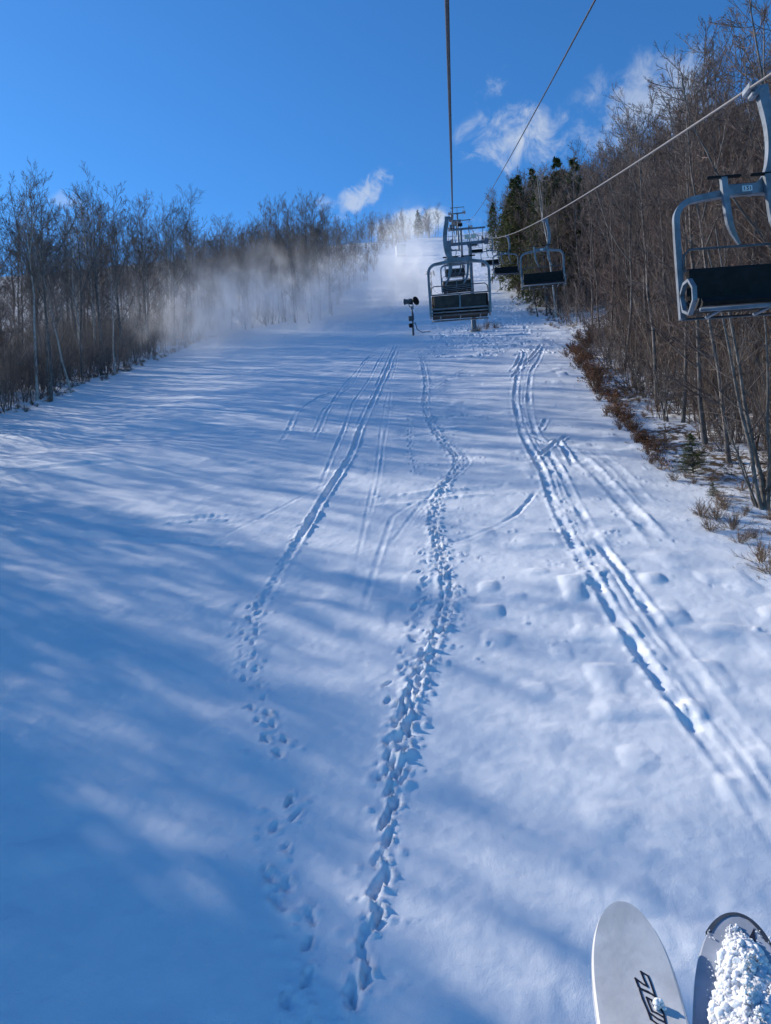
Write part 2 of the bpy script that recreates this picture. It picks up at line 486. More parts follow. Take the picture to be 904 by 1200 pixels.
snow = bpy.data.materials.new('snow'); snow.use_nodes = True
S = NT(snow.node_tree); sb = snow.node_tree.nodes['Principled BSDF']
sco = S.node('ShaderNodeTexCoord').outputs['Object']
att = S.node('ShaderNodeAttribute', attribute_name='litter')
ln = S.noise(sco, 2.2, 8.0, 0.7)
lf = S.math('MULTIPLY', S.math('MULTIPLY', att.outputs['Fac'], 1.6, clamp=True), S.smooth(S.math('ADD', ln, S.math('MULTIPLY', att.outputs['Fac'], 0.13)), 0.55, 0.66))
snowc = S.mix(S.noise(sco, 0.7, 4.0), (0.80, 0.83, 0.87, 1), (0.88, 0.90, 0.93, 1))
litc = S.mix(S.noise(sco, 9.0, 4.0), (0.05, 0.035, 0.022, 1), (0.20, 0.13, 0.08, 1))
S.l.new(S.mix(lf, snowc, litc), sb.inputs['Base Color'])
sb.inputs['Roughness'].default_value = 0.62; sb.inputs['Specular IOR Level'].default_value = 0.25
b1 = S.node('ShaderNodeBump'); b1.inputs['Distance'].default_value = 0.018; b1.inputs['Strength'].default_value = 0.8
S.l.new(S.noise(sco, 4.0, 7.0, 0.6), b1.inputs['Height'])
b2 = S.node('ShaderNodeBump'); b2.inputs['Distance'].default_value = 0.008; b2.inputs['Strength'].default_value = 0.7
S.l.new(S.noise(sco, 60.0, 3.0, 0.6), b2.inputs['Height']); S.l.new(b1.outputs[0], b2.inputs['Normal'])
S.l.new(b2.outputs[0], sb.inputs['Normal'])

me = fast_mesh('ground', np.stack([GX, GY, Z], -1).reshape(-1, 3), QUADS, snow, True)
la = me.attributes.new('litter', 'FLOAT', 'POINT')
edge_r = np.interp(GY, [15, 24, 34, 46, 60, 75, 95, 125, 160, 260], [9.4, 9.0, 8.9, 8.4, 9.6, 11.2, 11.5, 9.5, 10.4, 12])
lit = sstep(GX - edge_r, -0.5, 1.2) * (0.45 + 0.5 * np.clip(vnoise(GX, GY, 3.0, 50) + 0.2, 0, 1)) + 0.6 * (1 - sstep(GX, -41, -36.5)) * (0.5 + 0.5 * vnoise(GX, GY, 3.0, 51)) + 0.8 * (1 - sstep(GX, -48, -40)) + 0.7 * sstep(GX, 17, 24)
la.data.foreach_set('value', np.clip(lit, 0, 1).astype(np.float32).ravel())
gob = link_mesh('ground', me)
tag(gob, 'tracked snow slope climbing between two bare winter woods', 'ground', kind='structure')

# ------------------------------------------------------------------ materials
M = {}
M['steel'] = material('galvanised_steel', (0.155, 0.18, 0.215), 0.45, 0.3, 0.3, 5.0, spec=0.4)
M['dark_steel'] = material('weathered_dark_steel', (0.09, 0.10, 0.115), 0.5, 0.3, 0.3, 8.0)

M['black'] = material('black_vinyl', (0.010, 0.010, 0.011), 0.6, 0.0, 0.4, 9.0, spec=0.2)
M['board'] = material('dark_back_board', (0.035, 0.03, 0.028), 0.6, 0.0, 0.35, 7.0)
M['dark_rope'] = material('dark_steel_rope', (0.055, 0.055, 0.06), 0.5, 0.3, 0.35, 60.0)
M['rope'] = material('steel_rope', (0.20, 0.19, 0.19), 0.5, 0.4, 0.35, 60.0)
M['plate'] = material('pale_plate', (0.62, 0.66, 0.70), 0.5, 0.0, 0.08, 20.0)
M['ink'] = material('dark_ink', (0.015, 0.018, 0.035), 0.5, 0.0, 0.1, 20.0)
M['sign'] = material('cream_sign', (0.62, 0.60, 0.52), 0.6, 0.0, 0.12, 9.0)
M['white'] = material('white_tarp', (0.8, 0.8, 0.8), 0.6, 0.0, 0.05, 2.0)
M['rubber'] = material('black_rubber', (0.02, 0.02, 0.02), 0.7)
# ------------------------------------------------------------------ chairlift: ropes, towers, chairs
XL, XR, XM = 0.05, 3.58, 1.83
TOWERS = [88.3, 152.0, 214.0]
TOPY = 258.0
def rope_z(y, x=9):
    if x < 1 and y < TOWERS[0]: return rope_z(y) - 0.24 * float(sstep(y, -5, 15) * (1 - sstep(y, 40, 80)))
    if y <= TOWERS[0]: return 2.05 + 0.2904 * y + 0.000535 * y * y
    nodes = TOWERS + [TOPY]
    for a, b in zip(nodes[:-1], nodes[1:]):
        if y <= b:
            za = rope_z(TOWERS[0]) if a == TOWERS[0] else float(profile(a)) + 11.2
            zb = float(profile(b)) + (11.2 if b != TOPY else 4.5)
            t = (y - a) / (b - a)
            return za * (1 - t) + zb * t - 2.6 * t * (1 - t)
    return float(profile(y)) + 4.5
ys = np.r_[np.arange(-14, 90, 2.0), np.arange(90, TOPY, 3.0)]
for x, lab in ((XL, 'dark steel haul rope running straight overhead to the nearest ascending chairs'),
               (XR, 'pale steel haul rope sloping down from upper right above the descending chairs')):
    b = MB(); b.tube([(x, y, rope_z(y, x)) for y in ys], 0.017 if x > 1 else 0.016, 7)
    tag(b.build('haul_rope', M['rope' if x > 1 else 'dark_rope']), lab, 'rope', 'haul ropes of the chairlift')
pts = []
for p in ((699, 0), (636, 114), (598, 183), (566, 239)):
    r = ray(*p); k = XM / r[0]; pts.append(r * k)
pts = np.array(pts)
cf = np.polyfit(np.r_[pts[:, 1], 88.3], np.r_[pts[:, 2], rope_z(88.3) + 1.75], 2)
b = MB(); b.tube([(XM, y, np.polyval(cf, y) if y <= 88.3 else rope_z(y) + 1.75) for y in ys], 0.013, 6)
tag(b.build('communication_cable', M['dark_rope']), 'thin dark cable strung between the two ropes above the towers', 'cable')

def make_tower(y, x, full=True, label=''):
    zg_ = gz(x, y); zr = rope_z(y)
    H = zr - 0.75 - zg_
    t = empty('lift_tower', (x, y, zg_))
    tag(t, label, 'tower', 'steel towers of the chairlift')
    b = MB(); b.lathe((0, 0, -0.4), (0, 0, 1), [(0, .30), (H * .45, .27), (H * .45 + .02, .25), (H + .35, .21)], 20)
    b.build('pole', M['steel'], t)
    b = MB(); b.lathe((0, 0, -0.3), (0, 0, 1), [(0, .5), (.42, .5), (.45, .46)], 20); b.build('footing', material('concrete', (.35, .34, .33), .8) if 'conc' not in M else M['conc'], t)
    xl, xr = XL - x, XR - x
    cb = MB()
    cb.box(((xl + xr) / 2, 0, H + .05), (xr - xl + .5, .30, .30), bevel=.02)
    cb.box((0, 0, H - .1), (.7, .5, .12), bevel=.02)
    cb.build('crossarm', M['steel'], t)
    for xx in (xl, xr):
        s = MB()
        sl = 0.2904 + 0.00107 * y
        dirv_ = np.array([0, 1, sl]) / math.hypot(1, sl)
        zc = zr - zg_
        for q in (-1.5, 1.5):
            s.box(np.array([xx + .10 * np.sign(xx), 0, zc - .30]) + dirv_ * q * .5, (.05, .9, .14), rot=np.array([[1, 0, 0], [0, dirv_[1], -dirv_[2]], [0, dirv_[2], dirv_[1]]]))
        s.box((xx + .10 * np.sign(xx), 0, zc - .45), (.07, 2.0, .16), rot=np.array([[1, 0, 0], [0, dirv_[1], -dirv_[2]], [0, dirv_[2], dirv_[1]]]))
        fr = s.build('sheave_frame', M['steel'], t)
        for q in (-1.20, -.75, -.25, .25, .75, 1.25):
            w = MB(); c = np.array([xx, 0, zc - .215]) + dirv_ * q
            w.lathe(c - np.array([.06, 0, 0]), (1, 0, 0), [(0, .19), (.03, .2), (.05, .18), (.07, .18), (.09, .2), (.12, .19)], 18)
            w.build('sheave_wheel', M['rubber'], t)
        k = MB()
        for q in (-.9, .9):
            k.tube([(xx + .45 * np.sign(xx), q, zc - .6), (xx + .45 * np.sign(xx), q, zc + .35)], .02, 6)
        k.tube([(xx + .45 * np.sign(xx), -.9, zc + .35), (xx + .45 * np.sign(xx), .9, zc + .35)], .02, 6)
        k.box((xx + .45 * np.sign(xx), 0, zc - .62), (.5, 2.1, .05))
        k.build('catwalk', M['steel'], t)
    lf = MB()
    lf.box(((xl + xr) / 2 + .15, 0, H + 1.75), (xr - xl + .5, .14, .16))
    lf.tube([(xr - .1, 0, H + .2), (xr + .12, 0, H + 1.7)], .05, 6)
    lf.tube([(xl + .35, 0, H + .2), (xl + .25, 0, H + 1.7)], .05, 6)
    lf.tube([(0, 0, H + .2), (0, 0, H + 1.7)], .06, 6)
    lf.build('lifting_frame', M['steel'], t)
    if full:
        k = MB(); k.box((xl + 1.0, -.1, H + 2.25), (.55, .35, .30), bevel=.03); k.build('lamp_box', M['black'], t)
        k = MB(); k.box((xl + .05, -.1, H + 2.1), (.62, .4, .42), bevel=.03); k.build('junction_box', M['steel'], t)
        for dx in (1.75, 2.5):
            k = MB(); k.box((xl + dx, -.2, H + .75), (.62, .04, .5), bevel=.015); k.build('sign_panel', M['sign'], t)
    lad = MB()
    for sx in (-.2, .2): lad.tube([(sx, -.42, .8), (sx, -.36, H)], .02, 5)
    for i in range(int(H / .32) - 2): lad.tube([(-.2, -.42 + .06 * (.8 + i * .32) / H, .9 + i * .32), (.2, -.42 + .06 * (.8 + i * .32) / H, .9 + i * .32)], .014, 5)
    lad.build('ladder', M['steel'], t)
    return t
M['conc'] = material('footing_concrete', (.33, .32, .31), .85, 0, .2, 5.0)
make_tower(88.3, 2.05, True, 'nearest grey steel lift tower with pipe pole, crossarm and box on top')
make_tower(152.0, 1.9, False, 'second grey lift tower further up, mostly hidden behind the nearest one')
make_tower(214.0, 1.9, False, 'farthest small lift tower near the top of the run')
# top station roof at the end of the line
t = empty('lift_terminal', (XM, TOPY + 1, gz(XM, TOPY + 1)))
tag(t, 'small dark lift terminal on the crest where the ropes end', 'lift terminal')
b = MB(); b.lathe((0, 0, 4.2), (0, 0, 1), [(0, 1.8), (.12, 1.86), (.24, 1.8)], 32); b.build('bullwheel', M['dark_steel'], t)
b = MB(); b.box((0, 0, 2.1), (.6, .6, 4.2), bevel=.04); b.box((0, 2.2, 2.1), (.4, .4, 4.2), bevel=.04); b.build('support_post', M['steel'], t)
b = MB(); b.box((0, .8, 5.0), (3.2, 4.6, .25), bevel=.05); b.build('canopy', M['dark_steel'], t)

CX, HW = 0.085, 0.82      # chair frame centre relative to the rope, half width
def make_chair():
    t = empty('lift_chair', (0, 0, 0))
    b = MB()
    b.box((-.02, 0, 0.0), (.09, .24, .10), bevel=.02); b.box((-.06, 0, -.05), (.08, .16, .12), bevel=.02)
    b.tube([(-.04, 0, -.04), (-.09, 0, 0.0), (-.14, 0, -.03), (-.22, 0, -.03)], [.035, .035, .06, .03], 8)
    b.build('grip', M['steel'], t)
    P = smooth3([(-.16, 0, .02), (-.17, 0, -.12), (-.225, 0, -.42), (-.24, 0, -.68), (-.21, 0, -.93), (-.15, 0, -1.08), (-.05, 0, -1.17), (.05, 0, -1.2)], 28)
    b = MB(); b.tube(P, .05, 4, flat=(1.15, .95)); b.build('hanger', M['steel'], t)
    b = MB(); c = CX
    path = []
    def arc(cx, cz, r, a0, a1, n=9):
        return [(cx + r * math.cos(a), 0.0, cz + r * math.sin(a)) for a in np.linspace(a0, a1, n)]
    path += [(c - HW, .02, -2.68), (c - HW, .0, -2.3), (c - HW - .01, 0, -1.75)]
    path += arc(c - HW + .23, -1.5, .24, math.pi, math.pi * .56)
    path += [(c - .3, 0, -1.22), (c, 0, -1.20), (c + .3, 0, -1.22)]
    path += arc(c + HW - .23, -1.5, .24, math.pi * .44, 0)
    path += [(c + HW + .01, 0, -1.75), (c + HW, 0, -2.3), (c + HW, .02, -2.68)]
    rad = [.034 if abs(p[0] - c) > .4 else .04 for p in path]
    b.tube(path, rad, 4, flat=(1.0, 1.1))
    b.box((c - .02, 0, -1.185), (.62, .075, .135), bevel=.015)
    b.build('bail', M['steel'], t)
    k = MB(); k.box((c, .042, -1.185), (.12, .012, .07), bevel=.004); k.build('number_plate', M['plate'], t)
    for s in (-1, 1):
        k = MB(); k.box((c + s * .375, .05 - .0, -2.30), (.70, .035, .34), bevel=.012); k.build('back_panel', M['board'], t)
    k = MB(); k.box((c, .10, -2.31), (1.56, .06, .40), bevel=.025); k.build('back_cushion', M['black'], t)
    k = MB()
    k.tube([(c - HW, .015, -2.105), (c + HW, .015, -2.105)], .02, 6); k.tube([(c - HW, .015, -2.5), (c + HW, .015, -2.5)], .026, 6)
    k.box((c, .02, -2.3), (.05, .03, .38))
    k.tube([(c - HW, .015, -2.595), (c + HW, .015, -2.595)], .02, 6)
    k.build('back_frame', M['steel'], t)

    k = MB()
    prof = [(.07, -2.52), (.40, -2.535), (.50, -2.56), (.545, -2.62), (.52, -2.66), (.40, -2.65), (.07, -2.635)]
    for xx in (c - HW + .05, c + HW - .05): k.v.append(np.array([(xx, p[0], p[1]) for p in prof])); k.nv += 7
    k.f = [tuple(range(7)), tuple(range(13, 6, -1))] + [(i, (i + 1) % 7, 7 + (i + 1) % 7, 7 + i) for i in range(7)]; k.sm = [False] * len(k.f)
    k.build('seat', M['black'], t)
    k = MB(); k.tube([(c - HW + .02, .53, -2.70), (c + HW - .02, .53, -2.70)], .024, 6)
    for s in (-.55, 0, .55): k.tube([(c + s, .03, -2.68), (c + s, .53, -2.70)], .02, 6)
    k.build('seat_frame', M['steel'], t)
    k = MB(); k.tube([(c - HW, .02, -2.68), (c + HW, .02, -2.68)], .016, 6); k.build('lower_rail', M['dark_steel'], t)
    for s in (-1, 1):
        xx = c + s * (HW + .0)
        k = MB(); k.tube([(xx, .03, -2.40), (xx, .16, -2.30), (xx, .32, -2.30), (xx, .44, -2.42), (xx, .44, -2.56), (xx, .28, -2.68), (xx, .10, -2.60), (xx, .03, -2.40)], .022, 4, flat=(1.2, .8)); k.build('armrest', M['steel'], t)
    rb = MB()
    for s in (-.25, .25):
        rb.tube(smooth3([(c + s + .04, .09, -1.06), (c + s + .03, .085, -1.2), (c + s, .08, -1.55), (c + s - .05, .06, -1.7), (c + s - .13, .04, -1.84)], 10), [.034] * 6 + [.03, .026, .02, .016], 4, flat=(1.0, 1.0))
    rb.build('restraint_arm', M['steel'], t)
    rb = MB(); rb.tube([(c - HW + .03, .045, -2.1), (c - HW + .05, .04, -1.92), (c - HW + .12, .04, -1.86), (c + HW - .12, .04, -1.86), (c + HW - .05, .04, -1.92), (c + HW - .03, .045, -2.1)], .015, 6); rb.build('restraint_bar', M['dark_steel'], t)
    for s in (-.25, .25):
        fp = MB(); fp.box((c + s + .04, .1, -1.055), (.40, .05, .03), bevel=.01); fp.build('footrest', M['black'], t)
    return t
def smooth3(pts, n):
    P = np.asarray(pts, float); m = len(P)
    out = []
    for u in np.linspace(0, m - 1, n):
        i = min(int(u), m - 2); f = u - i
        p0 = P[max(i - 1, 0)]; p1 = P[i]; p2 = P[i + 1]; p3 = P[min(i + 2, m - 1)]
        out.append(0.5 * (2 * p1 + (p2 - p0) * f + (2 * p0 - 5 * p1 + 4 * p2 - p3) * f ** 2 + (3 * p1 - p0 - 3 * p2 + p3) * f ** 3))
    return np.array(out)
def copy_tree(o, parent=None):
    c = o.copy(); COL.objects.link(c); c.parent = parent
    for ch in o.children: copy_tree(ch, c)
    return c
CHAIR_S = 1.0
proto = make_chair()
chair_spots = [
    (XL, 20.6, 0, 'ascending chair seen from behind, nearest ahead with its two dark back panels'),
    (XL, 41.2, 0, 'second ascending chair, framed inside the bail of the nearest one'),
    (XL, 61.8, 0, 'third ascending chair, small above the second one ahead'),
    (XL, 82.4, 0, 'tiny fourth ascending chair just below the nearest tower'),
    (XR, 9.25, 1, 'large descending chair cut by the right frame edge, close in front of the woods'),
    (XR, 29.9, 1, 'second descending chair, whole, hanging against the right woods'),
    (XR, 50.5, 1, 'third descending chair with dark seat beside the evergreens'),
    (XR, 71.2, 1, 'fourth descending chair, low and partly behind the nearest ascending chair'),
    (XR, 108.0, 1, 'small far descending chair just beyond the nearest tower'),
    (XR, 129.0, 1, 'farthest tiny descending chair above the upper run'),
]
for i, (x, y, down, lab) in enumerate(chair_spots):
    o = proto if i == 0 else copy_tree(proto)
    o.location = (x, y, rope_z(y, x)); o.rotation_euler = (0, 0, math.pi * down + R([2, -3, 2, 0, 3, -2, 3, 0, 1, 0][i])); o.scale = (CHAIR_S,) * 3
    tag(o, lab, 'chairlift chair', 'chairs hanging from the lift rope')
    if i == 4: near_chair = o
# digits on the plate of the near descending chair
plate = [c for c in near_chair.children if c.name.startswith('number_plate')][0]
dg = MB()
def stroke(pts, y):
    for (a, c) in zip(pts[:-1], pts[1:]):
        dg.tube([(CX - a[0], y, -1.185 + a[1]), (CX - c[0], y, -1.185 + c[1])], .0045, 4)
for x0, segs in ((-.035, [(0, .02), (0, -.02)]), (0, [(-.011, .02), (.011, .02), (-.002, .004), (.011, -.008), (.008, -.02), (-.011, -.02)]), (.035, [(0, .02), (0, -.02)])):
    stroke([(x0 + a, z) for a, z in segs], .049)
dg.build('digits', M['ink'], plate)

# ------------------------------------------------------------------ snow guns and the shed at the top
def snow_gun(x, y, s, rz, label):
    t = empty('snow_gun', (x, y, gz(x, y)), rz, s)
    tag(t, label, 'snow gun', 'fan snow guns on the run')
    b = MB(); b.lathe((0, 0, -.3), (0, 0, 1), [(0, .13), (1.5, .12), (1.52, .10), (3.5, .09)], 12); b.tube([(.0, 0, 2.9), (.14, .0, 2.5), (.15, 0, 1.9), (.03, 0, 1.6)], .05, 6); b.build('pole', M['dark_steel'], t)
    b = MB(); b.tube([(0, 0, 3.2), (-.28, 0, 3.45), (-.42, 0, 3.95)], .06, 6); b.tube([(0, 0, 3.2), (.16, 0, 3.5), (.1, 0, 3.9)], .06, 6); b.box((0, 0, 3.3), (.35, .25, .3), bevel=.03); b.build('yoke', M['steel'], t)
    b = MB(); ax = np.array([-1, .0, .06]); b.lathe((.05, 0, 4.05), ax, [(0, .30), (.05, .34), (.35, .33), (.4, .27), (.8, .30), (.85, .36), (.98, .36), (1.0, .28)], 20); b.build('barrel', M['dark_steel'], t)
    b = MB(); b.lathe((.40, -.1, 3.98), np.array([.8, -.5, .12]), [(0, .18), (.1, .42), (.16, .52), (.24, .52), (.27, .44), (.24, .12)], 22); b.build('fan_guard', M['black'], t)
    b = MB(); b.box((-.05, -.02, 4.0), (.36, .5, .55), bevel=.06); b.build('motor', M['black'], t)
    b = MB(); b.box((-.26, -.05, 2.0), (.42, .3, .55), bevel=.03); b.build('control_box', M['dark_steel'], t)
    b = MB(); b.box((-.24, -.08, 1.15), (.45, .36, .5), bevel=.08); b.build('pump', M['black'], t)
    b = MB(); b.tube([(.05, 0, 1.4), (.3, 0, 1.45), (.4, -.1, 1.1), (.55, -.2, .55), (1.2, -.4, .1), (2.2, -.7, .04)], .045, 6); b.build('hose', M['rubber'], t)
    return t
snow_gun(-5.2, 89.4, 1.0, R(-8), 'idle black fan snow gun on a post in mid run left of the nearest chair')
snow_gun(-4.1, 134.0, 0.95, R(20), 'dark snow gun blowing a white plume, higher up behind the nearest chair')
p = on_ground(470, 300)
t = empty('equipment_shed', (p[0], p[1], gz(p[0], p[1])), R(12))
tag(t, 'tiny white box-like shed at the far left edge near the crest', 'shed')
b = MB(); b.box((0, 0, 1.3), (2.6, 2.2, 2.8), bevel=.08); b.build('wall', M['white'], t)
b = MB(); b.box((0, 0, 2.8), (2.9, 2.5, .22), bevel=.06); b.build('roof', M['white'], t)
b = MB(); b.box((.3, -1.12, 1.1), (.8, .03, 1.8)); b.build('door', M['plate'], t)

# ------------------------------------------------------------------ woods
def tubes(P, Rr, sides=3):
    """Tapered prisms along N polylines of K points, as arrays."""
    N, K, _ = P.shape
    d = P[:, -1] - P[:, 0]; d /= np.linalg.norm(d, axis=1)[:, None] + 1e-9
    ref = np.where(np.abs(d[:, 2:3]) < .9, np.array([[0, 0, 1.0]]), np.array([[1.0, 0, 0]]))
    A = np.cross(d, ref); A /= np.linalg.norm(A, axis=1)[:, None] + 1e-9; B = np.cross(d, A)
    th = 2 * np.pi * np.arange(sides) / sides
    off = A[:, None, None, :] * np.cos(th)[None, None, :, None] + B[:, None, None, :] * np.sin(th)[None, None, :, None]
    V = (P[:, :, None, :] + off * Rr[:, :, None, None]).reshape(-1, 3)
    base = (np.arange(N) * K * sides)[:, None, None]
    i = np.arange(K - 1)[None, :, None] * sides; k = np.arange(sides)[None, None, :]; k2 = (k + 1) % sides
    Q = np.stack([base + i + k, base + i + k2, base + i + sides + k2, base + i + sides + k], -1).reshape(-1, 4)
    return V, Q
class Bag:
    def __init__(self): self.V = []; self.Q = []; self.n = 0
    def add(self, V, Q): self.V.append(V); self.Q.append(Q + self.n); self.n += len(V)
    def mesh(self, name, mat): return fast_mesh(name, np.concatenate(self.V), np.concatenate(self.Q), mat)
def shoots(rg, P, Rr, n, t0, t1, ang, length, K=4, up=.25, wig=.06, rr=.55, rmin=.006, taper_len=.5):
    """n children per parent branch: positions along it, turned away by ang, bending upward."""
    N, PK, _ = P.shape
    t = t0 + (t1 - t0) * (np.arange(n)[None, :] + rg.random((N, n))) / n
    u = t * (PK - 1); i = np.clip(u.astype(int), 0, PK - 2); f = (u - i)[..., None]
    ii = np.arange(N)[:, None]
    o = P[ii, i] * (1 - f) + P[ii, i + 1] * f
    d = P[ii, i + 1] - P[ii, i]; d /= np.linalg.norm(d, axis=-1, keepdims=True) + 1e-9
    r0 = Rr[ii, i] * (1 - f[..., 0]) + Rr[ii, i + 1] * f[..., 0]
    rv = rg.normal(size=d.shape); perp = rv - d * (rv * d).sum(-1, keepdims=True); perp /= np.linalg.norm(perp, axis=-1, keepdims=True) + 1e-9
    a = (ang + rg.normal(0, .16, t.shape))[..., None]
    c = d * np.cos(a) + perp * np.sin(a)
    plen = np.linalg.norm(P[:, -1] - P[:, 0], axis=1)[:, None]
    L = plen * length * (1 - taper_len * t) * rg.uniform(.6, 1.25, t.shape)
    o = o.reshape(-1, 3); c = c.reshape(-1, 3); L = L.reshape(-1, 1); r0 = np.maximum(r0.reshape(-1) * rr, rmin)
    pts = [o]; cur = c
    for k in range(1, K):
        cur = cur + np.array([0, 0, up / (K - 1)]) + rg.normal(0, wig, cur.shape); cur /= np.linalg.norm(cur, axis=1)[:, None]
        pts.append(pts[-1] + cur * L / (K - 1))
    Pc = np.stack(pts, 1)
    Rc = r0[:, None] * np.linspace(1, .35, K)[None, :]; Rc = np.maximum(Rc, rmin * .8)
    return Pc, Rc
def bare_tree(seed, H, r0, start=.42, nl=20, ll=.30, lean=.03, forks=0, ang=.75, twig=.010, dens=1.0):
    rg = np.random.default_rng(seed)
    K = 9; z = np.linspace(-.3, H, K)
    w = np.cumsum(rg.normal(0, lean * H / K, (K, 2)), axis=0); w[0] = 0
    T = np.stack([w[:, 0], w[:, 1], z], 1)[None]
    TR = (r0 * (1 - np.linspace(0, 1, K) ** 1.2 * .9))[None]; TR[0, 0] *= 1.35
    stems, SR = T, TR
    bt = Bag(); bt.add(*tubes(T, TR, 7))
    if forks:
        F, FR = shoots(rg, T, TR, forks, .35, .7, .38, .62, K=9, up=.55, rr=.75, rmin=.03, taper_len=.75)
        bt.add(*tubes(F, FR, 6)); stems = np.concatenate([T, F]); SR = np.concatenate([TR, FR])
    bc = Bag()
    L1, R1 = shoots(rg, stems[:1], SR[:1], nl, start, .98, ang, ll, K=6, up=.55, wig=.08, rr=.42, rmin=.016, taper_len=.62)
    if forks:
        L1b, R1b = shoots(rg, stems[1:], SR[1:], 8, .25, .98, ang, ll * 1.1, K=6, up=.5, wig=.08, rr=.5, rmin=.016, taper_len=.5)
        L1 = np.concatenate([L1, L1b]); R1 = np.concatenate([R1, R1b])
    bc.add(*tubes(L1, R1, 4))
    L2, R2 = shoots(rg, L1, R1, max(4, int(7 * dens)), .15, 1.0, .68, .50, K=4, up=.35, wig=.06, rr=.6, rmin=twig * 1.1)
    bc.add(*tubes(L2, R2, 3))
    L3, R3 = shoots(rg, L2, R2, max(3, int(5 * dens)), .12, 1.0, .62, .55, K=3, up=.25, wig=.05, rr=.7, rmin=twig * .8)
    bc.add(*tubes(L3, R3, 3))
    L4, R4 = shoots(rg, L3, R3, 3,   .15, 1.0, .6, .62, K=2, up=.15, wig=.05, rr=.8, rmin=twig * .5)
    bc.add(*tubes(L4, R4, 3))
    return bt, bc
def bush(seed, H, n, spread, twig=.008, ang=.55):
    rg = np.random.default_rng(seed)
    K = 6; P = []; 
    for i in range(n):
        a = rg.uniform(0, 2 * math.pi); tilt = abs(rg.normal(0, spread)); h = H * rg.uniform(.5, 1)
        o = rg.normal(0, .12 * H * .4, 2); d = np.array([math.cos(a) * math.sin(tilt), math.sin(a) * math.sin(tilt), math.cos(tilt)])
        pts = [np.array([o[0], o[1], -.15])]
        for k in range(1, K):
            d = d + rg.normal(0, .09, 3); d /= np.linalg.norm(d); pts.append(pts[-1] + d * (h + .15) / (K - 1))
        P.append(pts)
    P = np.array(P); Rr = np.linspace(.024, .007, K)[None].repeat(n, 0) * (H / 3) ** .6
    b = Bag(); b.add(*tubes(P, Rr, 4))
    A, AR = shoots(rg, P, Rr, 7, .2, 1, ang, .40, K=4, up=.25, wig=.07, rr=.55, rmin=twig)
    b.add(*tubes(A, AR, 3))
    B, BR = shoots(rg, A, AR, 5, .15, 1, .65, .55, K=3, up=.15, wig=.07, rr=.65, rmin=twig * .6)
    b.add(*tubes(B, BR, 3))
    return b, B
def leaves_on(rg, B, n, size):
    """n small dry leaves on random twigs of B."""
    i = rg.integers(0, len(B), n); t = rg.random((n, 1))
    c = B[i, 0] * (1 - t) + B[i, -1] * t
    a = rg.normal(size=(n, 3)); a /= np.linalg.norm(a, axis=1)[:, None]
    q = rg.normal(size=(n, 3)); q -= a * (a * q).sum(1)[:, None]; q /= np.linalg.norm(q, axis=1)[:, None]
    s = size * rg.uniform(.6, 1.3, (n, 1))
    V = np.stack([c, c + a * s * .5 + q * s * .3, c + a * s, c + a * s * .5 - q * s * .3], 1).reshape(-1, 3)
    return V, np.arange(n * 4).reshape(-1, 4)
def conifer(seed, H, wide=.2, low=.1, dens=1.0, droop=.25):
    rg = np.random.default_rng(seed)
    bt = Bag(); K = 6
    T = np.stack([np.cumsum(rg.normal(0, .05, K)), np.cumsum(rg.normal(0, .05, K)), np.linspace(-.3, H, K)], 1)[None]; T[0, 0, :2] = 0
    bt.add(*tubes(T, np.linspace(H * .011 + .03, .02, K)[None], 7))
    n = int(170 * dens)
    t = low + (1 - low) * np.sort(rg.random(n)) ** .9
    L = H * wide * np.clip((1 - t), .02, 1) ** .75 * rg.uniform(.55, 1.15, n) * (1 - .5 * np.clip(.3 - t, 0, 1))
    a = rg.uniform(0, 2 * math.pi, n)
    o = np.stack([np.interp(t * H, T[0, :, 2], T[0, :, 0]), np.interp(t * H, T[0, :, 2], T[0, :, 1]), t * H], 1)
    pts = []
    for k in range(5):
        f = k / 4
        pts.append(o + np.stack([np.cos(a) * L * f, np.sin(a) * L * f, L * (.25 * f - droop * 2 * f * f)], 1) + rg.normal(0, .03, (n, 3)) * f)
    P = np.stack(pts, 1)
    bt.add(*tubes(P, np.linspace(.03, .008, 5)[None].repeat(n, 0), 3))
    A, _ = shoots(rg, P, np.full((n, 5), .01), 9, .15, 1, .75, .32, K=2, up=-.1, wig=.1)
    A = np.concatenate([A, np.stack([P[:, 3], P[:, 4]], 1)])
    m = 10; i = rg.integers(0, len(A), int(len(A) * m)); tt = rg.random((len(i), 1))
    c = A[i, 0] * (1 - tt) + A[i, 1] * tt
    d = A[i, 1] - A[i, 0]; d /= np.linalg.norm(d, axis=1)[:, None] + 1e-9
    d = d + rg.normal(0, .45, d.shape) + np.array([0, 0, -.1]); d /= np.linalg.norm(d, axis=1)[:, None]
    q = np.cross(d, rg.normal(size=d.shape)); q /= np.linalg.norm(q, axis=1)[:, None]
    s = H * .016 * rg.uniform(.6, 1.4, (len(i), 1)); w = s * .16
    V = np.stack([c - q * w, c + q * w, c + d * s + q * w * .4, c + d * s - q * w * .4], 1).reshape(-1, 3)
    bn = Bag(); bn.add(V, np.arange(len(V)).reshape(-1, 4))
    return bt, bn

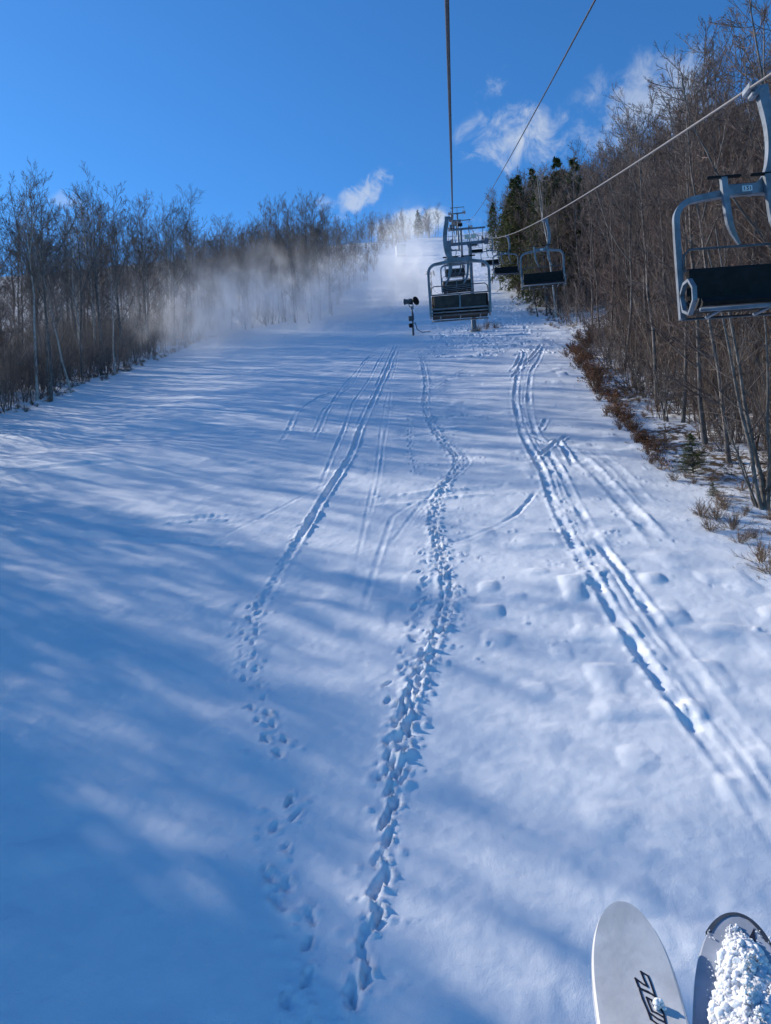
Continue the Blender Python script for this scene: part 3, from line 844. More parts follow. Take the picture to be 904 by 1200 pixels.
def bark(name, a, bcol, sc=3.0, vary=.35):
    m = bpy.data.materials.new(name); m.use_nodes = True
    T = NT(m.node_tree); b = m.node_tree.nodes['Principled BSDF']
    co = T.node('ShaderNodeTexCoord').outputs['Object']
    c = T.mix(T.smooth(T.noise(co, sc, 5.0, .65), .32, .68), a + (1,), bcol + (1,))
    oi = T.node('ShaderNodeObjectInfo').outputs['Random']
    h = T.node('ShaderNodeHueSaturation'); T.l.new(c, h.inputs['Color'])
    T.put(h.inputs['Value'], T.math('ADD', 1 - vary / 2, T.math('MULTIPLY', oi, vary)))
    T.l.new(h.outputs[0], b.inputs['Base Color'])
    b.inputs['Roughness'].default_value = .85; b.inputs['Specular IOR Level'].default_value = .15
    return m
M['bark'] = bark('grey_bark', (.09, .082, .078), (.21, .192, .18), 2.5)
M['twig'] = bark('brown_twigs', (.095, .078, .07), (.215, .178, .162), .6)
M['birch'] = bark('pale_bark', (.34, .31, .28), (.58, .55, .51), 3.0)
M['ptwig'] = bark('pale_twigs', (.22, .18, .155), (.38, .33, .29), .6)
M['rtwig'] = bark('red_brown_twigs', (.10, .074, .066), (.215, .165, .147), .8)
M['needle'] = bark('evergreen_needles', (.085, .095, .035), (.18, .17, .075), 1.2)
M['needle2'] = bark('hemlock_needles', (.055, .09, .016), (.14, .165, .035), 2.0)
M['leaf'] = bark('dry_brown_leaves', (.13, .055, .028), (.30, .15, .075), 8.0)
M['weed'] = bark('dry_weeds', (.14, .09, .06), (.28, .2, .14), 4.0)

class Kind:
    """One tree of a kind, stored as meshes shared by its copies."""
    def __init__(self, name, bt, bc, mt, mc, H, crown='crown'):
        self.name = name; self.H = H; self.crown = crown
        self.t = bt.mesh('trunk', mt); self.c = bc.mesh(crown, mc)
    def place(self, x, y, h, rz, label, group, cat='tree', lean=(0, 0)):
        o = empty(self.name, (x, y, gz(x, y)), rz, h / self.H)
        o.rotation_euler = (lean[0], lean[1], rz)
        link_mesh('trunk', self.t, o); link_mesh(self.crown, self.c, o)
        return tag(o, label, cat, group)
bare = [Kind('bare_tree', *bare_tree(100 + i, 18, .115, start=[.22, .3, .18, .36, .28, .2][i], nl=[30, 24, 32, 22, 28, 30][i], ll=[.30, .28, .27, .33, .28, .3][i], forks=[0, 2, 0, 3, 1, 2][i], ang=[.95, .85, 1.0, .85, .8, .9][i], twig=.0095, lean=.045), M['bark'], M['twig'], 18) for i in range(6)]
red = [Kind('bare_tree', *bare_tree(140 + i, 17, .095, start=[.12, .2, .1, .2][i], nl=[34, 28, 36, 28][i], ll=[.27, .25, .25, .28][i], forks=[0, 2, 1, 2][i], ang=.95, twig=.0095, lean=.06), M['bark'], M['rtwig'], 17) for i in range(4)]
pale = [Kind('pale_tree', *bare_tree(170 + i, 17, .12, start=[.45, .5, .35][i], nl=[18, 16, 20][i], ll=[.22, .2, .25][i], forks=[0, 1, 0][i], lean=.06, ang=.6), M['birch'], M['ptwig'], 17) for i in range(3)]
con = [Kind('evergreen_tree', *conifer(200 + i, 16, [.27, .32, .22][i], [.08, .12, .06][i], 1.0), M['bark'], M['needle'], 16) for i in range(3)]

LEFT_G, UP_G, RIGHT_G = 'trees of the left woods', 'trees along the upper run', 'trees of the right woods'
def scatter(rg, n, box, ok, dmin, taken):
    out = []; tries = 0
    while len(out) < n and tries < n * 200:
        tries += 1
        x, y = rg.uniform(box[0], box[1]), rg.uniform(box[2], box[3])
        if not ok(x, y): continue
        if any((x - a) ** 2 + (y - b) ** 2 < dmin * dmin for a, b in taken): continue
        taken.append((x, y)); out.append((x, y))
    return out
def x_left(y): return float(np.interp(y, [0, 58, 100, 106, 116, 165, 216, 236, 250], [-38.5, -38, -36.5, -34, -21, -18.8, -20.5, -17, -11]))
def x_right(y): return float(np.interp(y, [0, 20, 30, 46, 60, 75, 95, 125, 160, 260], [12, 11.5, 11.5, 11.6, 12.0, 13.5, 12.6, 10.2, 11, 12.5]))
def trail(x, y): return 75 < y < 83 and x < 20
taken = [(10.70, 28.2)]
tr = np.random.default_rng(5)
spots = []
def plant(n, box, ok, dmin, kinds, h, group, labels):
    for x, y in scatter(tr, n, box, ok, dmin, taken):
        k = kinds[tr.integers(len(kinds))]
        k.place(x, y, tr.uniform(*h), tr.uniform(0, 6.28), labels[k.name], group, lean=(tr.normal(0, .03), tr.normal(0, .03)))
lab_l = {'bare_tree': 'leafless grey tree in the hazy woods along the left edge', 'pale_tree': 'slim pale-barked bare tree in the left woods', 'evergreen_tree': 'dark evergreen among the left woods'}
lab_u = {'bare_tree': 'small leafless tree beside the upper run near the crest', 'pale_tree': 'small pale bare trunk beside the upper run', 'evergreen_tree': 'small dark evergreen beside the upper run'}
lab_r = {'bare_tree': 'leafless brown tree in the thick woods right of the lift', 'pale_tree': 'slim pale-barked bare tree in the right woods', 'evergreen_tree': 'dull green evergreen in the right woods beyond the descending chairs'}
plant(42, (-48, -36, 56, 108), lambda x, y: x < x_left(y) - .5, 1.9, bare * 2 + red + pale, (15.5, 20.5), LEFT_G, lab_l)
plant(34, (-46, -18, 107, 135), lambda x, y: x < x_left(y) - .5 and x > x_left(y) - 14, 2.0, bare * 2 + red, (12.0, 15.5), LEFT_G, lab_l)
plant(36, (-40, -16, 135, 250), lambda x, y: x < x_left(y) - .5 and x > x_left(y) - 14, 2.0, bare + red, (6.5, 9.5), UP_G, lab_u)
plant(80, (10, 36, 24, 74), lambda x, y: x_right(y) < x < x_right(y) + 17, 1.6, bare + red * 2, (16, 22), RIGHT_G, lab_r)
plant(20, (9, 26, 92, 140), lambda x, y: x_right(y) < x < x_right(y) + 9, 2.0, con[:1] + pale + red * 2, (14, 21), RIGHT_G, lab_r)
plant(44, (9, 34, 82, 140), lambda x, y: x_right(y) - .5 < x < x_right(y) + 18 and not trail(x, y), 1.9, bare + red * 2, (15, 20), RIGHT_G, lab_r)
plant(30, (9, 32, 138, 250), lambda x, y: x_right(y) < x < x_right(y) + 15, 2.3, red + red + bare, (12, 16), UP_G, lab_u)
plant(26, (-26, -4.5, 249, 272), lambda x, y: True, 1.0, bare + red, (8, 11), UP_G, lab_u)

for i, (x, y, h_) in enumerate([(10.8, 121, 19), (11.2, 131, 19.5), (13.0, 112, 18), (10.8, 140, 16), (13.8, 123, 20), (15.2, 110, 19), (12.6, 106, 17), (16.6, 116, 21), (14.0, 103, 18), (17.4, 107, 20)]):
    taken.append((x, y)); con[i % 2].place(x, y, h_, i * 1.1, 'full olive-green evergreen in the cluster behind the second descending chair', 'cluster of evergreens')
for i, (x, y, h_) in enumerate([(-20.8, 113, 17), (-22.6, 115, 17.5), (-24.5, 112, 16.5), (-26.5, 114, 17), (-19.6, 117, 15.5), (-21.8, 117, 16.5), (-23.6, 118, 17), (-25.6, 116.5, 17), (-28.2, 112, 16), (-27.6, 117, 16.5), (-22.2, 111.3, 14), (-20.4, 120, 15), (-29.5, 115, 17), (-24.6, 121, 16)]):
    taken.append((x, y)); bare[[3, 1, 5, 3, 0][i % 5]]  .place(x, y, h_ + 1.2, i * 1.7, 'full-crowned bare tree in the dark clump jutting out at the bend of the left woods', 'trees at the bend of the left woods')
# trees that stand out
def hero(k, px, py, h, rz, label, cat='tree', group=None, lean=(0, 0)):
    p = on_ground(px, py); taken.append(tuple(p)); return k.place(p[0], p[1], h, rz, label, group, cat, lean)
hero(bare[3], 232, 396, 20.0, .4, 'tall spreading bare tree rising above the mist in the left woods', group=LEFT_G)
hero(pale[0], 205, 404, 15.5, 1.0, 'straight white-barked trunk standing in the drifting mist at the left edge', group=LEFT_G)
hero(pale[1], 135, 440, 12.5, 2.0, 'white-barked trunk leaning toward the run from the left woods', group=LEFT_G, lean=(0.0, .30))
hero(pale[2], 84, 462, 13.5, 4.0, 'crooked pale trunk nearest the frame edge in the left woods', group=LEFT_G, lean=(.05, .12))
hero(bare[1], 60, 470, 19.5, 2.2, 'tallest forked bare tree at the far left of the skyline', group=LEFT_G)
k = con[1].place(-11.2, 256.0, 10.0, 0, 'lone pointed evergreen on the crest skyline left of the lift', UP_G)
p = on_ground(590, 325); con[0].place(11.5, 205.0, 13.0, 0, 'dark evergreen tip on the right skyline beyond the tower', UP_G)
con[2].place(12.6, 182.0, 11.0, 1, 'smaller evergreen below the right skyline beyond the tower', UP_G)
hero(bare[0], 868, 480, 20.5, .7, 'tall straight bare tree topping the right skyline behind the large chair', group=RIGHT_G)
hero(bare[4], 770, 470, 18.5, 2.9, 'bare forked tree against the cloud left of the large chair', group=RIGHT_G)
hero(pale[1], 652, 372, 18.0, .6, 'pale slanting trunk in front of the evergreens at the side trail', group=RIGHT_G, lean=(0, -.12))
for i, px in enumerate((631, 641, 655)):
    hero(red[i], px, 371, 13.5, i * 2.0, ['first', 'second', 'third'][i] + ' slim dark trunk from the lift at the mouth of the side trail', group=RIGHT_G)

# the multi-stemmed tree at the near right edge
rg = np.random.default_rng(77); b = Bag(); bc = Bag()
stems = []
for (dx, dy, tx, ty, h, r) in [(-.12, 0, -.14, .02, 9.5, .085), (.05, .05, -.06, .06, 10.5, .09), (.16, -.03, .03, -.02, 8.5, .07), (-.25, -.05, -.30, -.10, 3.6, .05), (.24, .1, .16, .1, 5.5, .055), (.1, -.12, .1, -.1, 1.6, .05), (-.05, .14, -.2, .2, 4.5, .045), (.3, 0, .05, 0, 1.3, .06)]:
    K = 9; z = np.linspace(-.25, h, K); t = z / h
    stems.append((np.stack([dx + tx * z + np.cumsum(rg.normal(0, .05, K)), dy + ty * z + np.cumsum(rg.normal(0, .05, K)), z], 1), r * (1 - .75 * np.clip(t, 0, 1))))
SP = np.array([s[0] for s in stems]); SRr = np.array([s[1] for s in stems])
b.add(*tubes(SP, SRr, 7))
A, AR = shoots(rg, SP, SRr, 14, .25, 1, .85, .26, K=6, up=.3, wig=.12, rr=.4, rmin=.012); bc.add(*tubes(A, AR, 4))
B_, BR = shoots(rg, A, AR, 6, .2, 1, .7, .45, K=4, up=.2, wig=.14, rr=.6, rmin=.008); bc.add(*tubes(B_, BR, 3))
C_, CR = shoots(rg, B_, BR, 4, .2, 1, .7, .5, K=3, up=.1, wig=.15, rr=.7, rmin=.005); bc.add(*tubes(C_, CR, 3))
Kind('multi_stemmed_tree', b, bc, M['bark'], M['twig'], 10).place(10.70, 28.2, 10, 0, 'clump of several stems on one base in the snow at the near right edge', None)
# small evergreens near it
hk = [Kind('evergreen_sapling', *conifer(230 + i, 2.6, .6, .02, 1.0, .12), M['bark'], M['needle2'], 2.6) for i in range(2)]
hero(hk[0], 812, 552, 1.7, 0, 'small green hemlock sapling in shade left of the clumped tree', 'sapling')
hero(hk[1], 836, 578, .55, 2, 'tiny evergreen sprig lying low in snow beside the clumped tree', 'sapling')

# shrubs one can tell apart along the right edge
def shrub_kind(name, seed, H, n, spread, mat, leaf=0, leafmat=None, lsize=.06, twig=.006):
    bg, B = bush(seed, H, n, spread, twig)
    me = bg.mesh('stems', mat); lm = None
    if leaf:
        lb = Bag(); lb.add(*leaves_on(np.random.default_rng(seed), B, leaf, lsize)); lm = lb.mesh('leaves', leafmat)
    return name, me, lm, H
brown = [shrub_kind('leafy_shrub', 300 + i, 1.1, 16, .6, M['rtwig'], 700, M['leaf'], .075) for i in range(3)]
twiggy = [shrub_kind('twiggy_shrub', 310 + i, 1.0, 22, .7, M['weed']) for i in range(3)]
sap = [shrub_kind('bare_sapling', 320 + i, 4.5, [6, 8, 5, 9, 5, 7][i], [.2, .35, .15, .45, .3, .25][i], [M['rtwig'], M['twig'], M['rtwig'], M['twig'], M['ptwig'], M['bark']][i], 14, M['leaf'], .08, .0065) for i in range(6)]
def place_shrub(sk, x, y, h, rz, label, group, cat='shrub'):
    name, m1, m2, H = sk
    o = empty(name, (x, y, gz(x, y)), rz, h / H); link_mesh('stems', m1, o)
    if m2: link_mesh('leaves', m2, o)
    return tag(o, label, cat, group)
BG, TG, SG = 'brown-leaved shrubs edging the run', 'low twiggy shrubs by the clumped tree', 'bare saplings fronting the right woods'
for i in range(72):
    f = (i / 71.0) ** 1.15; px = np.interp(f, [0, .25, .55, .8, 1], [690, 668, 688, 722, 765]); py = np.interp(f, [0, .25, .55, .8, 1], [391, 408, 450, 492, 540])
    p = on_ground(px + tr.normal(0, 7) + 8, py + tr.normal(0, 4))
    place_shrub(brown[i % 3], p[0], p[1], tr.uniform(.7, 1.25) * (1.0 if f < .6 else .6), tr.uniform(0, 6), 'low shrub holding rusty dry leaves along the right border of the run', BG)
for i, (px, py, h) in enumerate([(822, 602, .7), (840, 606, .8), (858, 618, .75), (832, 620, .6), (868, 634, .55), (893, 655, .85), (903, 668, .8), (846, 590, .5), (790, 560, .5), (776, 548, .5), (884, 628, .5), (570, 386, 1.2), (560, 388, 1.0), (580, 385, .9)]):
    p = on_ground(px, py)
    place_shrub(twiggy[i % 3], p[0], p[1], h, i * 1.3, 'low dry twiggy shrub poking through snow at the near right edge' if i < 11 else 'dry weeds growing at the foot of the nearest lift tower', TG if i < 11 else 'weeds at the tower foot')
for i in range(60):
    y = 25 + 50 * (i / 59.0) ** 1.1; x = x_right(y) - .6 + abs(tr.normal(0, 1.8)) + (1.5 if y < 36 else 0)
    if math.hypot(x - 10.42, y - 28.23) < 1.5: x += 2.5
    place_shrub(sap[i % 6], x, y, tr.uniform(2.5, 6.0), tr.uniform(0, 6), 'thin bare sapling in the thicket at the front of the right woods', SG, 'sapling')
# the long arching sapling
ab = MB(); p = on_ground(862, 430); z0 = gz(*p)
ab.tube(smooth3([(0, 0, -.2), (-.2, 0, 2.4), (-.9, 0, 4.1), (-2.2, -.2, 4.7), (-3.6, -.4, 4.5), (-5.0, -.5, 3.8), (-5.8, -.6, 3.0)], 26), np.linspace(.05, .012, 26), 6)
ao = ab.build('arching_sapling', M['ptwig']); ao.location = (p[0], p[1], z0)
tag(ao, 'long pale sapling bent in an arch out of the right thicket', 'sapling')

# ------------------------------------------------------------------ masses nobody could count: deep woods, undergrowth, dead weeds
def upper(p):
    """Trees get smaller toward the crest on the left."""
    return float(np.interp(p[1], [105, 150], [1.0, .55])) if p[0] < 0 else float(np.interp(p[1], [130, 200], [1.0, .8]))
def mass(name, pts, sources, label, cat, seed, smin, smax):
    """sources: list of lists of objects whose meshes form one instance."""
    rg = np.random.default_rng(seed)
    me = bpy.data.meshes.new(name); me.from_pydata([tuple(p) for p in pts], [], []); n = len(pts)
    for nm, arr in (('turn', rg.uniform(0, 6.28, n)), ('size', rg.uniform(smin, smax, n) * np.array([upper(p) for p in pts]))):
        at = me.attributes.new(nm, 'FLOAT', 'POINT'); at.data.foreach_set('value', arr.astype(np.float32))
    at = me.attributes.new('which', 'INT', 'POINT'); at.data.foreach_set('value', rg.integers(0, len(sources), n).astype(np.int32))
    o = link_mesh(name, me)
    ng = bpy.data.node_groups.new(name, 'GeometryNodeTree')
    ng.interface.new_socket('Geometry', in_out='INPUT', socket_type='NodeSocketGeometry')
    ng.interface.new_socket('Geometry', in_out='OUTPUT', socket_type='NodeSocketGeometry')
    N = ng.nodes; L = ng.links
    gi = N.new('NodeGroupInput'); go = N.new('NodeGroupOutput'); join = N.new('GeometryNodeJoinGeometry')
    def attr(nm, typ):
        a = N.new('GeometryNodeInputNamedAttribute'); a.data_type = typ; a.inputs['Name'].default_value = nm; return a.outputs['Attribute']
    turn = attr('turn', 'FLOAT'); size = attr('size', 'FLOAT'); which = attr('which', 'INT')
    cx = N.new('ShaderNodeCombineXYZ'); L.new(turn, cx.inputs['Z'])
    er = N.new('FunctionNodeEulerToRotation'); L.new(cx.outputs[0], er.inputs[0])
    sx = N.new('ShaderNodeCombineXYZ'); [L.new(size, sx.inputs[k]) for k in range(3)]
    for i, objs in enumerate(sources):
        cmp_ = N.new('FunctionNodeCompare'); cmp_.data_type = 'INT'; cmp_.operation = 'EQUAL'
        ins = [s for s in cmp_.inputs if s.type == 'INT']; L.new(which, ins[0]); ins[1].default_value = i
        for ob in objs:
            info = N.new('GeometryNodeObjectInfo'); info.inputs['Object'].default_value = ob; info.inputs['As Instance'].default_value = True
            ip = N.new('GeometryNodeInstanceOnPoints')
            L.new(gi.outputs[0], ip.inputs['Points']); L.new(cmp_.outputs[0], ip.inputs['Selection'])
            L.new(info.outputs['Geometry'], ip.inputs['Instance']); L.new(er.outputs[0], ip.inputs['Rotation']); L.new(sx.outputs[0], ip.inputs['Scale'])
            L.new(ip.outputs[0], join.inputs[0])
    L.new(join.outputs[0], go.inputs[0])
    md = o.modifiers.new('growth', 'NODES'); md.node_group = ng
    return tag(o, label, cat, kind='stuff')
def first_with(me):
    return next(ob for ob in bpy.data.objects if ob.data is me)
def kind_src(k): return [first_with(k.t), first_with(k.c)]
def shrub_src(sk): return [first_with(m) for m in sk[1:3] if m]
def pts_of(n, box, ok, dmin, seed, tk=None):
    rg = np.random.default_rng(seed); tk = list(taken) if tk is None else tk
    return [(x, y, gz(x, y)) for x, y in scatter(rg, n, box, ok, dmin, tk)]
wood_pts = pts_of(26, (-54, -34, 60, 124), lambda x, y: x < x_left(y) - 5, 1.9, 1) + pts_of(230, (-75, -22, 110, 275), lambda x, y: x < x_left(y) - 7, 2.2, 2)
wood_pts += pts_of(300, (18, 70, 14, 140), lambda x, y: x > x_right(y) + 8, 2.1, 3) + pts_of(150, (16, 60, 130, 275), lambda x, y: x > x_right(y) + 6, 2.4, 4)
wood_pts += pts_of(165, (-70, -38.5, 8, 46), lambda x, y: True, 1.7, 6) + pts_of(14, (-60, -38.5, 46, 60), lambda x, y: True, 2.2, 7)
src = [kind_src(k) for k in bare[:4] + red[:2]]
mass('woodland', wood_pts, src, 'deep mass of leafless woods behind the front trees on both sides', 'woods', 21, .85, 1.12)
dark_pts = pts_of(78, (-60, -39, 6, 42), lambda x, y: y < 28.0 + (abs(x) - 39) * .5, 2.2, 8)
mass('evergreen_woods', dark_pts, [kind_src(k) for k in con[:2]], 'evergreen woods beyond the left frame edge that shade the near snow', 'woods', 22, 1.15, 1.5)
under = pts_of(480, (10, 34, 24, 74), lambda x, y: x > x_right(y) + .6 + (1.5 if y < 36 else 0), .7, 31, [(10.70, 28.2), (10.9, 28.9)]) + pts_of(240, (10, 30, 84, 140), lambda x, y: x > x_right(y) and not trail(x, y), 1.0, 32, [])
under += pts_of(560, (-62, -36, 56, 112), lambda x, y: x < x_left(y) - .4, .8, 33, []) + pts_of(260, (-45, -14, 106, 262), lambda x, y: x < x_left(y) - .4 and x > x_left(y) - 14, 1.2, 34, [])
under += pts_of(120, (9, 28, 140, 250), lambda x, y: x > x_right(y) and x < x_right(y) + 12, 1.3, 35, [])
mass('undergrowth', under, [shrub_src(s) for s in sap] , 'tangled brown undergrowth filling the woods between the trunks', 'undergrowth', 23, .6, 1.6)
weeds = pts_of(150, (8, 14, 22, 60), lambda x, y: x > np.interp(y, [22, 34, 46, 60], [9.2, 9.2, 8.8, 10.0]), .35, 41, []) + pts_of(110, (-40, -34, 58, 108), lambda x, y: x < x_left(y) + 1.6 and x > x_left(y) - 1, .4, 42, [])
weeds += pts_of(60, (8.5, 13, 84, 120), lambda x, y: x > x_right(y) - 2.5, .5, 43, [])
mass('dead_weeds', weeds, [shrub_src(s) for s in twiggy], 'sparse dead weeds poking through the snow along both edges', 'weeds', 24, .25, .6)

# fallen rusty leaves and bracken banked along the right border
lr = np.random.default_rng(61); n = 15000
f = lr.random(n) ** 1.5
px = np.interp(f, [0, .15, .4, .7, 1], [698, 676, 690, 724, 775]); py = np.interp(f, [0, .15, .4, .7, 1], [389, 402, 446, 492, 548])
ctrl = np.array([on_ground(a, c) for a, c in zip(np.interp(np.linspace(0, 1, 60), [0, .15, .4, .7, 1], [698, 676, 690, 724, 775]), np.interp(np.linspace(0, 1, 60), [0, .15, .4, .7, 1], [389, 402, 446, 492, 548]))])
lx = np.interp(f, np.linspace(0, 1, 60), ctrl[:, 0]); ly = np.interp(f, np.linspace(0, 1, 60), ctrl[:, 1])
wd = np.interp(f, [0, .3, .6, 1], [1.3, .9, .55, .3])
lx = lx + np.abs(lr.normal(0, 1, n)) * wd + .15; ly = ly + lr.normal(0, .5, n)
clump = vnoise(lx, ly, 1.1, 62); keep = clump > lr.uniform(-.75, .5, n); lx, ly, clump = lx[keep], ly[keep], clump[keep]; n = len(lx)
c = np.stack([lx, ly, ground(lx, ly) + .05 + lr.random(n) ** 2 * (.25 + .5 * np.clip(clump, 0, 1))], 1)
a = lr.normal(size=(n, 3)); a /= np.linalg.norm(a, axis=1)[:, None]; q = np.cross(a, lr.normal(size=(n, 3))); q /= np.linalg.norm(q, axis=1)[:, None]
s = lr.uniform(.05, .12, (n, 1))
lv = fast_mesh('fallen_leaves', np.stack([c, c + a * s * .5 + q * s * .32, c + a * s, c + a * s * .5 - q * s * .32], 1).reshape(-1, 3), np.arange(n * 4).reshape(-1, 4), M['leaf'])
tag(link_mesh('fallen_leaves', lv), 'rusty bank of dead leaves and bracken along the right border of the run', 'leaves', kind='stuff')

# ------------------------------------------------------------------ drifting artificial snow
def mist():
    d = np.array([-30.0, -48.0]); Ls = np.linalg.norm(d); d /= Ls; nrm = np.array([-d[1], d[0]])
    # domain follows the slope from the tree line up to the crest
    vs = []
    for y, x0, x1, h in ((52, -47, -12, 15), (80, -46, -3, 20), (110, -42, 0, 24), (140, -34, 1.0, 26), (180, -28, 1.0, 24), (238, -26, 1.0, 20)):
        zb = float(profile(y)) - 1.0
        vs += [(x0, y, zb), (x1, y, zb), (x1, y, zb + h), (x0, y, zb + h)]
    fs = [(0, 3, 2, 1)]
    for i in range(5):
        for k in range(4):
            j = (k + 1) % 4; fs.append((i * 4 + k, i * 4 + j, i * 4 + 4 + j, i * 4 + 4 + k))
    fs.append((20, 21, 22, 23))
    m = bpy.data.materials.new('drifting_snow'); m.use_nodes = True
    T = NT(m.node_tree); T.n.remove(m.node_tree.nodes['Principled BSDF'])
    geo = T.node('ShaderNodeTexCoord').outputs['Object']
    sep = T.node('ShaderNodeSeparateXYZ'); T.l.new(geo, sep.inputs[0]); x, y, z = sep.outputs
    g = T.math('ADD', T.math('ADD', -9.5, T.math('MULTIPLY', y, .31)), T.math('MULTIPLY', T.math('MULTIPLY', y, y), .00037))
    h = T.math('MAXIMUM', T.math('SUBTRACT', z, g), 0.0)
    dx = T.math('ADD', x, 4.1); dy = T.math('SUBTRACT', y, 134.0)
    s = T.math('DIVIDE', T.math('ADD', T.math('MULTIPLY', dx, d[0]), T.math('MULTIPLY', dy, d[1])), Ls)     # 0 at the gun, 1 at the trees
    q = T.math('ADD', T.math('MULTIPLY', dx, nrm[0]), T.math('MULTIPLY', dy, nrm[1]))
    sg = T.math('ADD', 4.0, T.math('MULTIPLY', T.math('MAXIMUM', s, 0.0), 7.0))
    hh = T.math('ADD', 4.2, T.math('MULTIPLY', T.math('MAXIMUM', s, 0.0), 1.5))
    def gauss(v, w):
        r = T.math('DIVIDE', v, w); return T.math('EXPONENT', T.math('MULTIPLY', T.math('MULTIPLY', r, r), -1.0))
    main = T.math('MULTIPLY', gauss(q, sg), gauss(T.math('SUBTRACT', h, T.math('MULTIPLY', hh, .35)), hh))
    main = T.math('MULTIPLY', main, T.math('MULTIPLY', T.smooth(s, -.05, .25), T.smooth(s, .70, 1.12, 1.0, 0.0)))
    def blob(cx, cy, ch, sx_, sy_, sh):
        return T.math('MULTIPLY', T.math('MULTIPLY', gauss(T.math('SUBTRACT', x, cx), sx_), gauss(T.math('SUBTRACT', y, cy), sy_)), gauss(T.math('SUBTRACT', h, ch), sh))
    jet = blob(-8.5, 146, 3.5, 4.5, 13.0, 5.0)
    up_ = blob(-13, 205, 5.0, 8.0, 22.0, 7.0)
    near = blob(-39, 66, 5.0, 7.0, 16.0, 7.0)
    sc = T.vmul(geo, (1.0, 1.0, .55))
    n1 = T.noise(sc, .24, 4.0, .66, 1.2)
    streak = T.math('POWER', T.smooth(n1, .44, .70), 1.7)
    n2 = T.noise(sc, .05, 1.0, .5, .3)
    patch = T.smooth(n2, .36, .60, .22, 1.0)
    dens = T.math('ADD', T.math('MULTIPLY', main, .85), T.math('MULTIPLY', jet, .20))
    dens = T.math('ADD', dens, T.math('ADD', T.math('MULTIPLY', up_, .04), T.math('MULTIPLY', near, .012)))
    dens = T.math('MULTIPLY', T.math('MULTIPLY', dens, patch), T.math('ADD', .07, T.math('MULTIPLY', streak, 1.8)))
    pv = T.node('ShaderNodeVolumePrincipled')
    pv.inputs['Color'].default_value = (.97, .975, .99, 1); pv.inputs['Anisotropy'].default_value = .35
    T.l.new(dens, pv.inputs['Density'])
    T.l.new(pv.outputs[0], m.node_tree.nodes['Material Output'].inputs['Volume'])
    me = bpy.data.meshes.new('snow_mist'); me.from_pydata(vs, [], fs); me.materials.append(m); me.update()
    bm = bmesh.new(); bm.from_mesh(me); bmesh.ops.recalc_face_normals(bm, faces=bm.faces); bm.to_mesh(me); bm.free()
    o = link_mesh('snow_mist', me)
    return tag(o, 'white artificial snow drifting from the upper gun across to the left woods', 'snow mist', kind='stuff')
mist()

# ------------------------------------------------------------------ the skis below the camera
M['ski'] = material('pale_ski_top', (.62, .61, .60), .3, 0.0, .14, 14.0, bump=.0004, bump_scale=90.0, spec=.5)
M['ski2'] = material('grey_ski_top', (.34, .37, .43), .32, 0.0, .16, 14.0, bump=.0004, bump_scale=90.0, spec=.5)
M['sidewall'] = material('white_sidewall', (.78, .78, .78), .3, 0.0, .04, 30.0, spec=.5)
M['tip'] = material('dark_tip_guard', (.05, .06, .08), .4, 0.0, .15, 30.0)
M['clump'] = material('clumped_snow', (.86, .89, .93), .65, 0, .04, 40.0, bump=.004, bump_scale=120.0, spec=.2)
_cb = M['clump'].node_tree.nodes['Principled BSDF']; _cb.inputs['Subsurface Weight'].default_value = .5; _cb.inputs['Subsurface Radius'].default_value = (.004, .005, .006); _cb.inputs['Subsurface Scale'].default_value = 1.0
